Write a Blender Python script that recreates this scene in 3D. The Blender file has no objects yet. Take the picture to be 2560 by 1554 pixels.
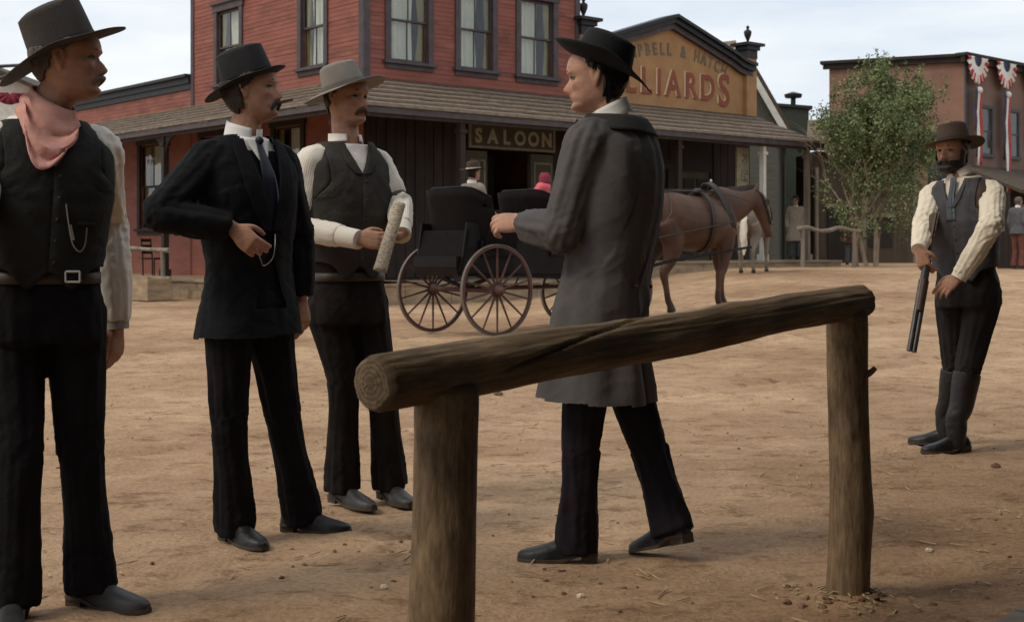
import bpy, bmesh, math, random
from mathutils import Vector as V, Matrix, noise
random.seed(7)
PI = math.pi
S = bpy.context.scene
COL = S.collection

# ------------------------------------------------------------ camera, sky, sun, exposure
FPX, CX, HY, CZ = 3360.0, 1280.0, 623.0, 1.15      # focal length and horizon in photograph pixels (2560 wide), eye height in metres
cam = bpy.data.cameras.new('camera'); camo = bpy.data.objects.new('camera', cam); COL.objects.link(camo)
camo.location = (0, 0, CZ); camo.rotation_euler = (PI/2, 0, 0)
cam.sensor_width = 36; cam.lens = 36*FPX/2560; cam.shift_y = -(777-HY)/2560; cam.clip_start = .05; cam.clip_end = 3000
cam.dof.use_dof = True; cam.dof.focus_distance = 5.3; cam.dof.aperture_fstop = 9.0
S.camera = camo
SUN_AZ, SUN_EL = math.radians(-118), math.radians(50)   # azimuth measured from +Y towards +X
world = bpy.data.worlds.new('World'); S.world = world; world.use_nodes = True
def build_sky():
    nt = world.node_tree; nt.nodes.clear(); N = nt.nodes.new; L = nt.links.new
    out = N('ShaderNodeOutputWorld'); bg = N('ShaderNodeBackground'); sky = N('ShaderNodeTexSky')
    sky.sky_type = 'NISHITA'; sky.sun_disc = False; sky.sun_elevation = SUN_EL; sky.sun_rotation = SUN_AZ
    sky.air_density = 1.2; sky.dust_density = 2.0
    tc = N('ShaderNodeTexCoord'); mp = N('ShaderNodeMapping'); mp.inputs['Scale'].default_value = (1.2, 1.2, 5.0)
    n1 = N('ShaderNodeTexNoise'); n1.inputs['Scale'].default_value = 2.3; n1.inputs['Detail'].default_value = 6; n1.inputs['Roughness'].default_value = .55
    cr_ = N('ShaderNodeValToRGB'); e = cr_.color_ramp.elements
    e[0].position = .38; e[0].color = (6.9, 7.6, 8.5, 1); e[1].position = .6; e[1].color = (9.5, 9.7, 9.75, 1)
    mx = N('ShaderNodeMix'); mx.data_type = 'RGBA'; mx.inputs[0].default_value = .86
    L(tc.outputs['Generated'], mp.inputs[0]); L(mp.outputs[0], n1.inputs['Vector']); L(n1.outputs[0], cr_.inputs[0])
    L(sky.outputs[0], mx.inputs[6]); L(cr_.outputs[0], mx.inputs[7]); L(mx.outputs[2], bg.inputs[0])
    bg.inputs[1].default_value = .1; L(bg.outputs[0], out.inputs[0])
build_sky()
sl = bpy.data.lights.new('sun', 'SUN'); sl.energy = 1.2; sl.angle = math.radians(15); sl.color = (1, .90, .74)
slo = bpy.data.objects.new('sun', sl); COL.objects.link(slo)
sdir = V((math.sin(SUN_AZ)*math.cos(SUN_EL), math.cos(SUN_AZ)*math.cos(SUN_EL), math.sin(SUN_EL)))
slo.rotation_euler = (-sdir).to_track_quat('-Z', 'Y').to_euler(); slo.location = sdir*50
S.view_settings.view_transform = 'Standard'; S.view_settings.look = 'None'; S.view_settings.exposure = 0.2; S.view_settings.gamma = 1
S.render.engine = 'CYCLES'

# ------------------------------------------------------------ materials
MATS = {}
def mat(name, col, rough=.8, var=.25, scale=6., stretch=(1,1,1), bump=.0, bscale=60., col2=None, spec=.3, metal=0., coord='Object', detail=4, sss=0., bdist=.004):
    if name in MATS: return MATS[name]
    m = bpy.data.materials.new(name); MATS[name] = m; m.use_nodes = True
    nt = m.node_tree; N = nt.nodes.new; L = nt.links.new; b = nt.nodes['Principled BSDF']
    tc = N('ShaderNodeTexCoord'); mp = N('ShaderNodeMapping'); mp.inputs['Scale'].default_value = stretch
    n = N('ShaderNodeTexNoise'); n.inputs['Scale'].default_value = scale; n.inputs['Detail'].default_value = detail; n.inputs['Roughness'].default_value = .6
    r = N('ShaderNodeValToRGB'); e = r.color_ramp.elements
    c2 = col2 or tuple(min(1, c*(1+var)) for c in col); c1 = tuple(c*(1-var) for c in col)
    e[0].position = .3; e[0].color = (*c1, 1); e[1].position = .7; e[1].color = (*c2, 1)
    L(tc.outputs[coord], mp.inputs[0]); L(mp.outputs[0], n.inputs['Vector']); L(n.outputs[0], r.inputs[0]); L(r.outputs[0], b.inputs['Base Color'])
    b.inputs['Roughness'].default_value = rough; b.inputs['Specular IOR Level'].default_value = spec; b.inputs['Metallic'].default_value = metal
    if sss:
        b.inputs['Subsurface Weight'].default_value = sss; b.inputs['Subsurface Radius'].default_value = (.02, .008, .004); b.inputs['Subsurface Scale'].default_value = .3
    if bump:
        n2 = N('ShaderNodeTexNoise'); n2.inputs['Scale'].default_value = bscale; n2.inputs['Detail'].default_value = 5
        bp = N('ShaderNodeBump'); bp.inputs['Strength'].default_value = bump; bp.inputs['Distance'].default_value = bdist
        L(mp.outputs[0], n2.inputs['Vector']); L(n2.outputs[0], bp.inputs['Height']); L(bp.outputs[0], b.inputs['Normal'])
    return m
def plain_nodes(name):
    m = bpy.data.materials.new(name); MATS[name] = m; m.use_nodes = True
    nt = m.node_tree; return m, nt, nt.nodes.new, nt.links.new, nt.nodes['Principled BSDF']

# ------------------------------------------------------------ geometry helpers
def at(px, py, D): return V(((px-CX)/FPX*D, D, CZ-(py-HY)/FPX*D))
def lerp(a, b, t): return a+(b-a)*t
def sm(t): t = max(0., min(1., t)); return t*t*(3-2*t)
def gz(x, y): return .68*sm((x+1.)/7.)*sm((y-10)/22.)
def table(tb, s):                                   # smooth lookup in a table of rows (s, values...)
    n = len(tb)
    if s <= tb[0][0]: return list(tb[0][1:])
    if s >= tb[-1][0]: return list(tb[-1][1:])
    for i in range(n-1):
        if s <= tb[i+1][0]: break
    t = (s-tb[i][0])/(tb[i+1][0]-tb[i][0]); p = [tb[max(0, i-1)], tb[i], tb[i+1], tb[min(n-1, i+2)]]
    o = []
    for k in range(1, len(tb[0])):
        a, b, c, d = p[0][k], p[1][k], p[2][k], p[3][k]
        m1, m2 = (c-a)*.5, (d-b)*.5
        o.append((2*t**3-3*t*t+1)*b+(t**3-2*t*t+t)*m1+(-2*t**3+3*t*t)*c+(t**3-t*t)*m2)
    return o
class MB:
    def __init__(s): s.v = []; s.f = []; s.uv = {}; s.mi = {}
    def quad(s, *p):
        b = len(s.v); s.v += [V(q) for q in p]; s.f.append(tuple(range(b, b+len(p)))); return s
    def box(s, c, d, X=None, Y=None, Z=None):       # centre, full size, optional axes
        X = X or V((1,0,0)); Y = Y or V((0,1,0)); Z = Z or V((0,0,1)); c = V(c); b = len(s.v)
        for k in (-.5, .5):
            for j in (-.5, .5):
                for i in (-.5, .5): s.v.append(c+X*(i*d[0])+Y*(j*d[1])+Z*(k*d[2]))
        for f in ((0,2,3,1),(4,5,7,6),(0,1,5,4),(2,6,7,3),(0,4,6,2),(1,3,7,5)): s.f.append(tuple(b+i for i in f))
        return s
    def prism(s, pts, off):                         # polygon and its copy moved by off
        n = len(pts); b = len(s.v); off = V(off); pts = [V(p) for p in pts]
        s.v += pts+[p+off for p in pts]
        s.f.append(tuple(range(b+n-1, b-1, -1))); s.f.append(tuple(range(b+n, b+2*n)))
        for i in range(n): j = (i+1) % n; s.f.append((b+i, b+j, b+n+j, b+n+i))
        return s
    def grid(s, rows, closed=False, flip=False):
        b = len(s.v); m = len(rows[0]); n = len(rows)
        for i, r in enumerate(rows): s.v += [V(p) for p in r]
        for i in range(n-1):
            for j in range(m if closed else m-1):
                k = (j+1) % m; f = (b+i*m+j, b+i*m+k, b+(i+1)*m+k, b+(i+1)*m+j)
                s.f.append(f[::-1] if flip else f)
                u0, u1 = j/m, (j+1)/m; s.uv[len(s.f)-1] = [(u0, i/(n-1)), (u1, i/(n-1)), (u1, (i+1)/(n-1)), (u0, (i+1)/(n-1))]
        return b, m, n
    def tube(s, st, side=None, n=14, sub=3, p=2., cap=True):
        st = [(V(q[0]), q[1], q[2] if len(q) > 2 else q[1]) for q in st]
        tb = [(i, *q[0], q[1], q[2]) for i, q in enumerate(st)]
        K = (len(st)-1)*sub; P = [table(tb, i/sub) for i in range(K+1)]
        C = [V(q[:3]) for q in P]
        if side is None:
            d = C[-1]-C[0]; side = V((1,0,0)) if abs(d.x) < .7*d.length else V((0,1,0))
        side = V(side); rows = []
        for i, q in enumerate(P):
            t = (C[min(K, i+1)]-C[max(0, i-1)]).normalized(); sx = (side-t*side.dot(t)).normalized(); ty = t.cross(sx)
            r = []
            for k in range(n):
                a = 2*PI*k/n; c, z = math.cos(a), math.sin(a)
                x = math.copysign(abs(c)**(2/p), c)*q[3]; y = math.copysign(abs(z)**(2/p), z)*q[4]
                r.append(C[i]+sx*x+ty*y)
            rows.append(r); side = sx
        b, m, nn = s.grid(rows, True)
        if cap:
            s.f.append(tuple(range(b+m-1, b-1, -1))); s.f.append(tuple(b+(nn-1)*m+k for k in range(m)))
        return s
    def ball(s, c, r, R=None, n=10):                # ellipsoid, r = radii
        c = V(c); R = R or Matrix.Identity(3); rows = []
        for i in range(n+1):
            a = -PI/2+PI*(i/n); ca = max(math.cos(a), .02)
            rows.append([c+R@V((r[0]*ca*math.cos(2*PI*k/(2*n)), r[1]*ca*math.sin(2*PI*k/(2*n)), r[2]*math.sin(a))) for k in range(2*n)])
        b, m, nn = s.grid(rows, True)
        s.f.append(tuple(range(b+m-1, b-1, -1))); s.f.append(tuple(b+(nn-1)*m+k for k in range(m)))
        return s
    def lathe(s, c, prof, n=16, A=None):            # profile of (radius, height) around the vertical through c
        c = V(c); A = A or Matrix.Identity(3)
        b, m, nn = s.grid([[c+A@V((r*math.cos(2*PI*k/n), r*math.sin(2*PI*k/n), h)) for k in range(n)] for r, h in prof], True)
        s.f.append(tuple(range(b+m-1, b-1, -1))); s.f.append(tuple(b+(nn-1)*m+k for k in range(m)))
        return s
    def add(s, o):
        b = len(s.v); nf = len(s.f); s.v += o.v; s.f += [tuple(i+b for i in f) for f in o.f]
        for k, u in o.uv.items(): s.uv[k+nf] = u
        for k, u in o.mi.items(): s.mi[k+nf] = u
        return s
    def xf(s, M): s.v = [M@p for p in s.v]; return s
    def mesh(s, name, Minv=None, smooth=True, sharp=40):
        me = bpy.data.meshes.new(name); vs = [Minv@p for p in s.v] if Minv else s.v
        me.from_pydata([tuple(p) for p in vs], [], s.f)
        if s.uv:
            ul = me.uv_layers.new(name='UVMap'); 
            for pl in me.polygons:
                u = s.uv.get(pl.index)
                if u:
                    for li, q in zip(pl.loop_indices, u): ul.data[li].uv = q
        for k, i in s.mi.items(): me.polygons[k].material_index = i
        if smooth:
            me.polygons.foreach_set('use_smooth', [True]*len(me.polygons))
            if sharp: me.set_sharp_from_angle(angle=math.radians(sharp))
        me.update(); return me
ROOT = {}
def tag(o, label=None, cat=None, group=None, kind=None):
    if label: o['label'] = label
    if cat: o['category'] = cat
    if group: o['group'] = group
    if kind: o['kind'] = kind
    return o
def thing(name, label, cat, loc=(0,0,0), rz=0., group=None, kind=None):
    o = bpy.data.objects.new(name, None); COL.objects.link(o); o.location = loc; o.rotation_euler = (0, 0, rz); o.empty_display_size = .2
    ROOT[o.name] = Matrix.Translation(V(loc)) @ Matrix.Rotation(rz, 4, 'Z')
    return tag(o, label, cat, group, kind)
def part(name, mb, m, parent, local=False, smooth=True, sharp=40, solid=0., kind=None, label=None, sub=0):
    if isinstance(mb, MB):
        Mi = None if local else ROOT[parent.name].inverted()
        me = mb.mesh(name, Mi, smooth, sharp)
    else: me = mb
    if not me.materials:
        for q in (m if isinstance(m, (list, tuple)) else [m]): me.materials.append(q)
    o = bpy.data.objects.new(name, me); COL.objects.link(o); o.parent = parent; ROOT[o.name] = ROOT[parent.name]
    if solid: md = o.modifiers.new('solid', 'SOLIDIFY'); md.thickness = abs(solid); md.offset = 1 if solid > 0 else -1
    if sub: md = o.modifiers.new('sub', 'SUBSURF'); md.levels = sub; md.render_levels = sub
    return tag(o, label, kind=kind)
def single(name, mb, m, label, cat, loc=None, group=None, kind=None, smooth=True, sharp=40, solid=0.):
    if loc is None:
        xs = mb.v; loc = V((sum(p.x for p in xs)/len(xs), sum(p.y for p in xs)/len(xs), min(p.z for p in xs)))
    me = mb.mesh(name, Matrix.Translation(-V(loc)), smooth, sharp)
    for q in (m if isinstance(m, (list, tuple)) else [m]): me.materials.append(q)
    o = bpy.data.objects.new(name, me); COL.objects.link(o); o.location = loc; ROOT[o.name] = Matrix.Translation(V(loc))
    if solid: md = o.modifiers.new('solid', 'SOLIDIFY'); md.thickness = abs(solid); md.offset = 1 if solid > 0 else -1
    return tag(o, label, cat, group, kind)
TMP = bpy.data.scenes.new('tmp_scene')
def remesh(mb, vox, it=3, fold=None, cut=None, fac=.5):
    me = mb.mesh('tmp', None, False); o = bpy.data.objects.new('tmp', me); TMP.collection.objects.link(o)
    r = o.modifiers.new('r', 'REMESH'); r.mode = 'VOXEL'; r.voxel_size = vox
    if it: s_ = o.modifiers.new('s', 'SMOOTH'); s_.factor = fac; s_.iterations = it
    vl = TMP.view_layers[0]; vl.update(); dg = vl.depsgraph
    e = o.evaluated_get(dg).to_mesh()
    out = MB(); vs = [(v.co.copy(), v.normal.copy()) for v in e.vertices]
    out.v = [p+n*fold(p, n) for p, n in vs] if fold else [p for p, n in vs]
    out.f = [tuple(pl.vertices) for pl in e.polygons]
    if cut:
        keep = [not cut(p) for p, n in vs]; out.f = [f for f in out.f if all(keep[i] for i in f)]
        used = sorted({i for f in out.f for i in f}); mp = {i: k for k, i in enumerate(used)}
        out.v = [out.v[i] for i in used]; out.f = [tuple(mp[i] for i in f) for f in out.f]
    bpy.data.objects.remove(o); bpy.data.meshes.remove(me)
    return out
def text_mb(txt, size, X, Z, Nn, pos, depth=.012, sx=1., align='CENTER', offset=0.):
    cu = bpy.data.curves.new('t', 'FONT'); cu.body = txt; cu.size = size; cu.extrude = depth/2; cu.align_x = align; cu.offset = offset; cu.resolution_u = 4
    o = bpy.data.objects.new('t', cu); TMP.collection.objects.link(o); vl = TMP.view_layers[0]; vl.update()
    e = o.evaluated_get(vl.depsgraph).to_mesh(); mb = MB()
    mb.v = [V(pos)+X*(v.co.x*sx)+Z*v.co.y+Nn*(v.co.z+depth/2) for v in e.vertices]; mb.f = [tuple(p.vertices) for p in e.polygons]
    bpy.data.objects.remove(o); bpy.data.curves.remove(cu); return mb

# ------------------------------------------------------------ ground
def ground_material():
    m, nt, N, L, b = plain_nodes('dirt')
    tc = N('ShaderNodeTexCoord')
    def noi(sc, det=6, stretch=(1,1,1), rough=.6):
        mp = N('ShaderNodeMapping'); mp.inputs['Scale'].default_value = stretch; L(tc.outputs['Object'], mp.inputs[0])
        n = N('ShaderNodeTexNoise'); n.inputs['Scale'].default_value = sc; n.inputs['Detail'].default_value = det; n.inputs['Roughness'].default_value = rough; L(mp.outputs[0], n.inputs['Vector']); return n.outputs[0]
    def ramp(x, a, ca, c, cc):
        r = N('ShaderNodeValToRGB'); e = r.color_ramp.elements; e[0].position = a; e[0].color = (*ca, 1); e[1].position = c; e[1].color = (*cc, 1); L(x, r.inputs[0]); return r.outputs[0]
    def mix(f, a, c, t='MIX'):
        x = N('ShaderNodeMix'); x.data_type = 'RGBA'; x.blend_type = t
        if isinstance(f, float): x.inputs[0].default_value = f
        else: L(f, x.inputs[0])
        L(a, x.inputs[6]); L(c, x.inputs[7]); return x.outputs[2]
    big = ramp(noi(.27, 6), .36, (.36,.228,.135), .62, (.58,.40,.255))
    mid = ramp(noi(2.6, 8, (.8,1.,1)), .33, (.72,.68,.65), .66, (1,1,1))
    streak = ramp(noi(5., 9, (.75,1.15,1), .75), .37, (.46,.40,.36), .48, (1,1,1))
    fine = ramp(noi(45., 5), .3, (.74,.72,.7), .6, (1.06,1.05,1.03))
    c = mix(.8, big, mid, 'MULTIPLY'); c = mix(.75, c, streak, 'MULTIPLY'); c = mix(.9, c, fine, 'MULTIPLY')
    sp = N('ShaderNodeSeparateXYZ'); L(tc.outputs['Object'], sp.inputs[0])
    def mth(op, a, v):
        x = N('ShaderNodeMath'); x.operation = op; L(a, x.inputs[0])
        if isinstance(v, (int, float)): x.inputs[1].default_value = v
        else: L(v, x.inputs[1])
        return x.outputs[0]
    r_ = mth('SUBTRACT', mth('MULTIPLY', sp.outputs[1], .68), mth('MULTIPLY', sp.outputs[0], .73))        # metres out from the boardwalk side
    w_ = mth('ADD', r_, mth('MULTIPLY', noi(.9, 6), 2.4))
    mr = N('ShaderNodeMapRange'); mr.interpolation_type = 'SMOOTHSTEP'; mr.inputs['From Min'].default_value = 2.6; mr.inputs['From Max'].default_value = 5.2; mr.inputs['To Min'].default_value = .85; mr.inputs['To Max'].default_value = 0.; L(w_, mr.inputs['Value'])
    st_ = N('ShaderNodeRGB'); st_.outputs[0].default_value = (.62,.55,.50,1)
    c = mix(mr.outputs[0], c, st_.outputs[0], 'MULTIPLY')  # foreground shade painted into the dirt colour, fading out away from the boardwalk
    L(c, b.inputs['Base Color']); b.inputs['Roughness'].default_value = .95; b.inputs['Specular IOR Level'].default_value = .1
    ad = N('ShaderNodeMath'); ad.operation = 'MULTIPLY_ADD'; ad.inputs[1].default_value = .45; L(noi(38., 8), ad.inputs[0]); L(noi(9., 8, (.7,1.2,1)), ad.inputs[2])
    bp = N('ShaderNodeBump'); bp.inputs['Strength'].default_value = .8; bp.inputs['Distance'].default_value = .035; L(ad.outputs[0], bp.inputs['Height']); L(bp.outputs[0], b.inputs['Normal'])
    return m
def spaced(a, b, d, lim, g=1.22):
    lo, hi = [a], [b]; s_ = d
    while hi[-1] < lim: s_ *= g; hi.append(hi[-1]+s_)
    s_ = d
    while lo[-1] > -lim: s_ *= g; lo.append(lo[-1]-s_)
    n = int((b-a)/d); return lo[::-1][:-1]+[a+(b-a)*i/n for i in range(n)]+hi
def ground_bump(x, y):
    q = V((x, y, 0)); d = math.hypot(x, y)
    k = 1. if d < 45 else max(0, 1-(d-45)/30)
    h = .022*noise.noise(q*.8)+.014*noise.noise(q*2.3+V((5,1,0)))+.010*noise.noise(V((x*3.0, y*6, 3)))+.007*noise.noise(q*13)
    h += .026*max(0, noise.noise(q*1.1+V((2,8,0))))*noise.noise(q*7.5)*2.2+.004*noise.noise(q*27)
    for fx, fy, fr, fh in ((1.10, 4.40, .13, .035), (-.155, 3.05, .14, .03)):
        h += fh*math.exp(-((x-fx)**2+(y-fy)**2)/fr**2)*(1+.5*noise.noise(q*22))        # soil heaped at the post feet
    r = y*.72-x*.69                                           # wheel ruts running along the street
    h += -.045*sum(math.exp(-((r-c-.15*noise.noise(V((x*.3+y*.3, c, 0))))/.09)**2) for c in (9.4, 10.8, 12.3, 13.6, 6.9))*sm((d-6)/4)
    return h*k
def build_ground():
    xs = spaced(-7, 8, .06, 900, 1.25); ys = spaced(2.0, 20, .06, 900, 1.12)
    mb = MB(); mb.v = [V((x, y, gz(x, y)+ground_bump(x, y))) for y in ys for x in xs]; m = len(xs)
    mb.f = [(j*m+i, j*m+i+1, (j+1)*m+i+1, (j+1)*m+i) for j in range(len(ys)-1) for i in range(m-1)]
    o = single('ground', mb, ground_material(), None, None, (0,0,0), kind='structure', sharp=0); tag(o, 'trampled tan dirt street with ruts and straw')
build_ground()
straw = mat('straw', (.42,.31,.17), .8, .4, 20); peb = mat('pebble', (.34,.25,.17), .85, .4, 9, bump=.4, bscale=40)
clod = mat('clod', (.17,.10,.06), .95, .4, 9)
def build_debris():
    rnd = random.Random(3); mb = MB(); ms = [straw, peb, clod]
    def put(x, y, kind, s):
        z = gz(x, y)+ground_bump(x, y); nf = len(mb.f); a = rnd.uniform(0, PI)
        if kind == 0:
            d = V((math.cos(a), math.sin(a), rnd.uniform(-.06, .12)))*s; w = V((-math.sin(a), math.cos(a), 0))*.0022; c = V((x, y, z+.006))
            mb.prism([c-d-w, c+d-w, c+d+w, c-d+w], (0, 0, .003))
        else:
            R = Matrix.Rotation(a, 3, 'Z'); n = 6
            rows = [[V((x, y, z-.2*s))+R@V((s*q*math.cos(2*PI*k/n)*rnd.uniform(.75, 1.2), .7*s*q*math.sin(2*PI*k/n)*rnd.uniform(.75, 1.2), s*h)) for k in range(n)] for q, h in ((.9, 0), (1, .35), (.5, .72))]
            b, m_, nn = mb.grid(rows, True); mb.f.append(tuple(b+(nn-1)*m_+k for k in range(m_)))
        for i in range(nf, len(mb.f)): mb.mi[i] = kind
    for i in range(4310):
        y = 2.6+13*rnd.random()**1.7; x = rnd.uniform(-.5, .5)*y*.95
        if i > 4200: a_ = rnd.uniform(0, 2*PI); d_ = .07+.2*rnd.random()**2; x, y = 1.10+d_*math.cos(a_), 4.40+d_*math.sin(a_); put(x, y, rnd.choice((0, 0, 2)), rnd.uniform(.006, .02)); continue
        r = rnd.random()
        if noise.noise(V((x*1.3, y*1.3, 9)))+.25 < rnd.random()*.55: continue
        if r < .55: put(x, y, 0, rnd.uniform(.012, .05))
        elif r < .72: put(x, y, 1, rnd.uniform(.003, .008))
        else: put(x, y, 2, rnd.uniform(.004, .012))
    mb.uv = {}
    single('ground_litter', mb, ms, 'loose straw, pebbles and clods strewn over the dirt street', 'litter', (0,0,0), kind='stuff', smooth=False)
build_debris()
def stone(px, py, s, label, m=peb):
    D = CZ*FPX/(py-HY); p = at(px, py, D); p.z = gz(p.x, p.y)+ground_bump(p.x, p.y); rnd = random.Random(int(px)); mb = MB()
    mb.ball(p+V((0,0,s*.3)), (s, s*.8, s*.6), n=6); mb.v = [q+V((rnd.uniform(-1,1), rnd.uniform(-1,1), rnd.uniform(-1,1)))*s*.13 for q in mb.v]; mb.uv = {}
    single('stone', mb, m, label, 'stone', group='stones lying in the street', smooth=False)
stone(1246, 983, .035, 'small brown clod under the log rail beside the near post', clod)
stone(2323, 1372, .016, 'pale pebble on the dirt right of the far post', mat('pale_pebble', (.6,.5,.38), .8, .2, 8))
stone(960, 1470, .014, 'pale chip on the dirt left of the near post', MATS['pale_pebble'])
stone(2490, 1170, .025, 'small dark clod on the dirt behind the man with the shotgun', clod)
stone(1452, 1491, .015, 'pale chip among straw below the walking man in grey', MATS['pale_pebble'])

# ------------------------------------------------------------ buildings across the street
dR, dL = V((.759,.651,0)), V((-.651,.759,0)); NR, NL = V((.651,-.759,0)), V((-.759,-.651,0)); UP = V((0,0,1))
PW = V((-3.31, 30., 0))                                      # foot of the saloon's street corner
def fR(t, z, o=0.): return PW+dR*t+NR*o+UP*z                 # a point on the street front, o metres proud
def fL(t, z, o=0.): return PW+dL*t+NL*o+UP*z                 # a point on the side front
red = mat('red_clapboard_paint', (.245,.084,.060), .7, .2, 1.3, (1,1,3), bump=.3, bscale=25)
redc = mat('red_clapboard_paint_faded', (.235,.09,.068), .8, .3, 1.7, (1,1,2), bump=.3, bscale=25)
redb = mat('red_clapboard_paint_worn', (.22,.076,.056), .75, .28, 2.1, (1,1,2), bump=.3, bscale=25)
trim = mat('dark_mauve_trim', (.075,.06,.064), .6, .25, 5, bump=.2)
brown = mat('dark_brown_wood', (.026,.017,.013), .7, .35, 4, (1,1,.3), bump=.3)
shing = mat('weathered_shingle', (.075,.054,.038), .85, .35, 7, (1,1,3), bump=.5, bscale=30)
shing2 = mat('weathered_shingle_pale', (.19,.14,.098), .85, .35, 7, (1,1,3), bump=.5, bscale=30)
greywood = mat('grey_weathered_wood', (.21,.17,.13), .85, .35, 5, (1,1,.2), bump=.4)
planks = mat('boardwalk_plank', (.30,.22,.14), .85, .35, 4, (.6,.6,2), bump=.4)
ochre = mat('ochre_paint', (.36,.195,.085), .7, .15, 2.2, bump=.2)
olive = mat('olive_paint', (.075,.07,.052), .7, .2, 4)
curtain = mat('white_curtain', (.82,.80,.74), .9, .08, 3); amber = mat('amber_curtain', (.42,.33,.14), .9, .15, 3)
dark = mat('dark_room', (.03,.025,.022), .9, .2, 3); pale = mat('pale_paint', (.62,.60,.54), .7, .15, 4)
black = mat('black_paint', (.018,.018,.02), .5, .3, 6)
def glass_material():
    m, nt, N, L, b = plain_nodes('window_glass'); nt.nodes.remove(b)
    tr = N('ShaderNodeBsdfTransparent'); gl = N('ShaderNodeBsdfGlossy'); gl.inputs['Roughness'].default_value = .03; lw = N('ShaderNodeLayerWeight'); pw = N('ShaderNodeMath'); pw.operation = 'POWER'; pw.inputs[1].default_value = 4.; L(lw.outputs['Facing'], pw.inputs[0]); fr = N('ShaderNodeMath'); fr.operation = 'MULTIPLY_ADD'; fr.inputs[1].default_value = .6; fr.inputs[2].default_value = .05; L(pw.outputs[0], fr.inputs[0])
    n = N('ShaderNodeTexNoise'); n.inputs['Scale'].default_value = 2.5; bp = N('ShaderNodeBump'); bp.inputs['Strength'].default_value = .12; bp.inputs['Distance'].default_value = .05
    tc = N('ShaderNodeTexCoord'); L(tc.outputs['Object'], n.inputs['Vector']); L(n.outputs[0], bp.inputs['Height']); L(bp.outputs[0], gl.inputs['Normal'])
    tr.inputs[0].default_value = (.86,.88,.86,1); mx = N('ShaderNodeMixShader'); L(fr.outputs[0], mx.inputs[0]); L(tr.outputs[0], mx.inputs[1]); L(gl.outputs[0], mx.inputs[2]); L(mx.outputs[0], nt.nodes['Material Output'].inputs[0]); return m
glass = glass_material()
def fbox(mb, f, t0, t1, z0, z1, o0, o1):                     # box on a facade
    a = f(t0, z0, o0); X = f(t1, z0, o0)-a; Y = f(t0, z0, o1)-a
    return mb.prism([a, a+X, a+X+Y, a+Y], UP*(z1-z0))
def clapboards(wall, f, t0, t1, z0, z1, holes, pitch=.105):
    z = z0; i = 0; rnd = random.Random(int(t1*10))
    while z < z1-.01:
        zt = min(z+pitch, z1); iv = [(t0, t1)]
        for h0, h1, g0, g1 in holes:
            if zt > g0+.02 and z < g1-.02:
                nv = []
                for a, b in iv:
                    if h0 > a and h1 < b: nv += [(a, h0), (h1, b)]
                    elif h1 <= a or h0 >= b: nv.append((a, b))
                    elif h0 <= a: nv.append((h1, b))
                    else: nv.append((a, h0))
                iv = nv
        for a, b in iv:
            if b-a < .02: continue
            w = rnd.uniform(-.004, .004); w2 = rnd.uniform(-.006, .006); mb = MB()
            mb.prism([f(a, z, 0), f(a, z+w2*.5, .013+w*.6), f(a, zt+.012, .004+w*.6), f(a, zt+.012, 0)], f(b, z+w2)-f(a, z))
            part('clapboard', mb, rnd.choice((red, red, redb, redc)), wall, smooth=False)
        z = zt; i += 1
def window(parent, f, t0, t1, z0, z1, cas, casing=.15, drapes=True, cols=2):
    """sash window: opening t0..t1, z0..z1, casing around it"""
    mb = MB(); c = casing
    fbox(mb, f, t0-c-.05, t1+c+.05, z1+.02, z1+.2, -.02, .07)
    w = part('window', mb, cas, parent, smooth=False)
    for a, b in ((t0-c, t0), (t1, t1+c)): mb = MB(); fbox(mb, f, a, b, z0-.02, z1+.02, -.02, .055); part('jamb', mb, cas, w, smooth=False)
    mb = MB(); fbox(mb, f, t0-c-.1, t1+c+.1, z1+.2, z1+.26, -.02, .13); part('head_moulding', mb, cas, w, smooth=False)
    mb = MB(); fbox(mb, f, t0-c-.06, t1+c+.06, z0-.09, z0-.02, -.02, .13); fbox(mb, f, t0-c, t1+c, z0-.2, z0-.09, -.02, .05); part('sill', mb, cas, w, smooth=False)
    zm = (z0+z1)/2; mb = MB(); s_ = .045
    for a, b, o in ((z0, zm+.02, -.07), (zm-.02, z1, -.03)):
        fbox(mb, f, t0, t0+s_, a, b, o-.03, o); fbox(mb, f, t1-s_, t1, a, b, o-.03, o)
        fbox(mb, f, t0+s_, t1-s_, a, a+s_, o-.03, o); fbox(mb, f, t0+s_, t1-s_, b-s_, b, o-.03, o)
        for k in range(1, cols): tm = t0+(t1-t0)*k/cols; fbox(mb, f, tm-.014, tm+.014, a+s_, b-s_, o-.027, o-.003)
    part('sash', mb, cas, w, smooth=False)
    for a, b, o in ((z0, zm, -.085), (zm, z1, -.045)):
        for k in range(cols):
            p0 = t0+(t1-t0)*k/cols+.02; p1 = t0+(t1-t0)*(k+1)/cols-.02; mb = MB(); fbox(mb, f, p0, p1, a+.03, b-.03, o-.004, o); part('pane', mb, glass, w, smooth=False)
    if drapes:
        def cur(a, b, za, zb, o, gather):
            rows = []
            for i in range(9):
                v = i/8; zz = za+(zb-za)*v; g = 1-gather*math.sin(PI*min(1, v*1.1))**2
                rows.append([f(a+(b-a)*u*g, zz, o+.022*math.sin(u*26+v*.6)) for u in [j/28 for j in range(29)]])
            q = MB(); q.grid(rows); return q
        part('curtain', cur(t0, t0+(t1-t0)*(.66+.08*math.sin(t0*9)), z0, z1, -.16, .05+.03*math.sin(t0*5)), curtain, w); part('curtain', cur(t1, t1-(t1-t0)*(.24+.06*math.sin(t0*4)), z0, z1, -.13, .3), amber, w, label='amber drape beside the white curtain')
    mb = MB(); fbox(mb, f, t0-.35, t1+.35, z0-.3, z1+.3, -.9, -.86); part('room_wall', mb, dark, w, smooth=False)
    return w
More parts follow.
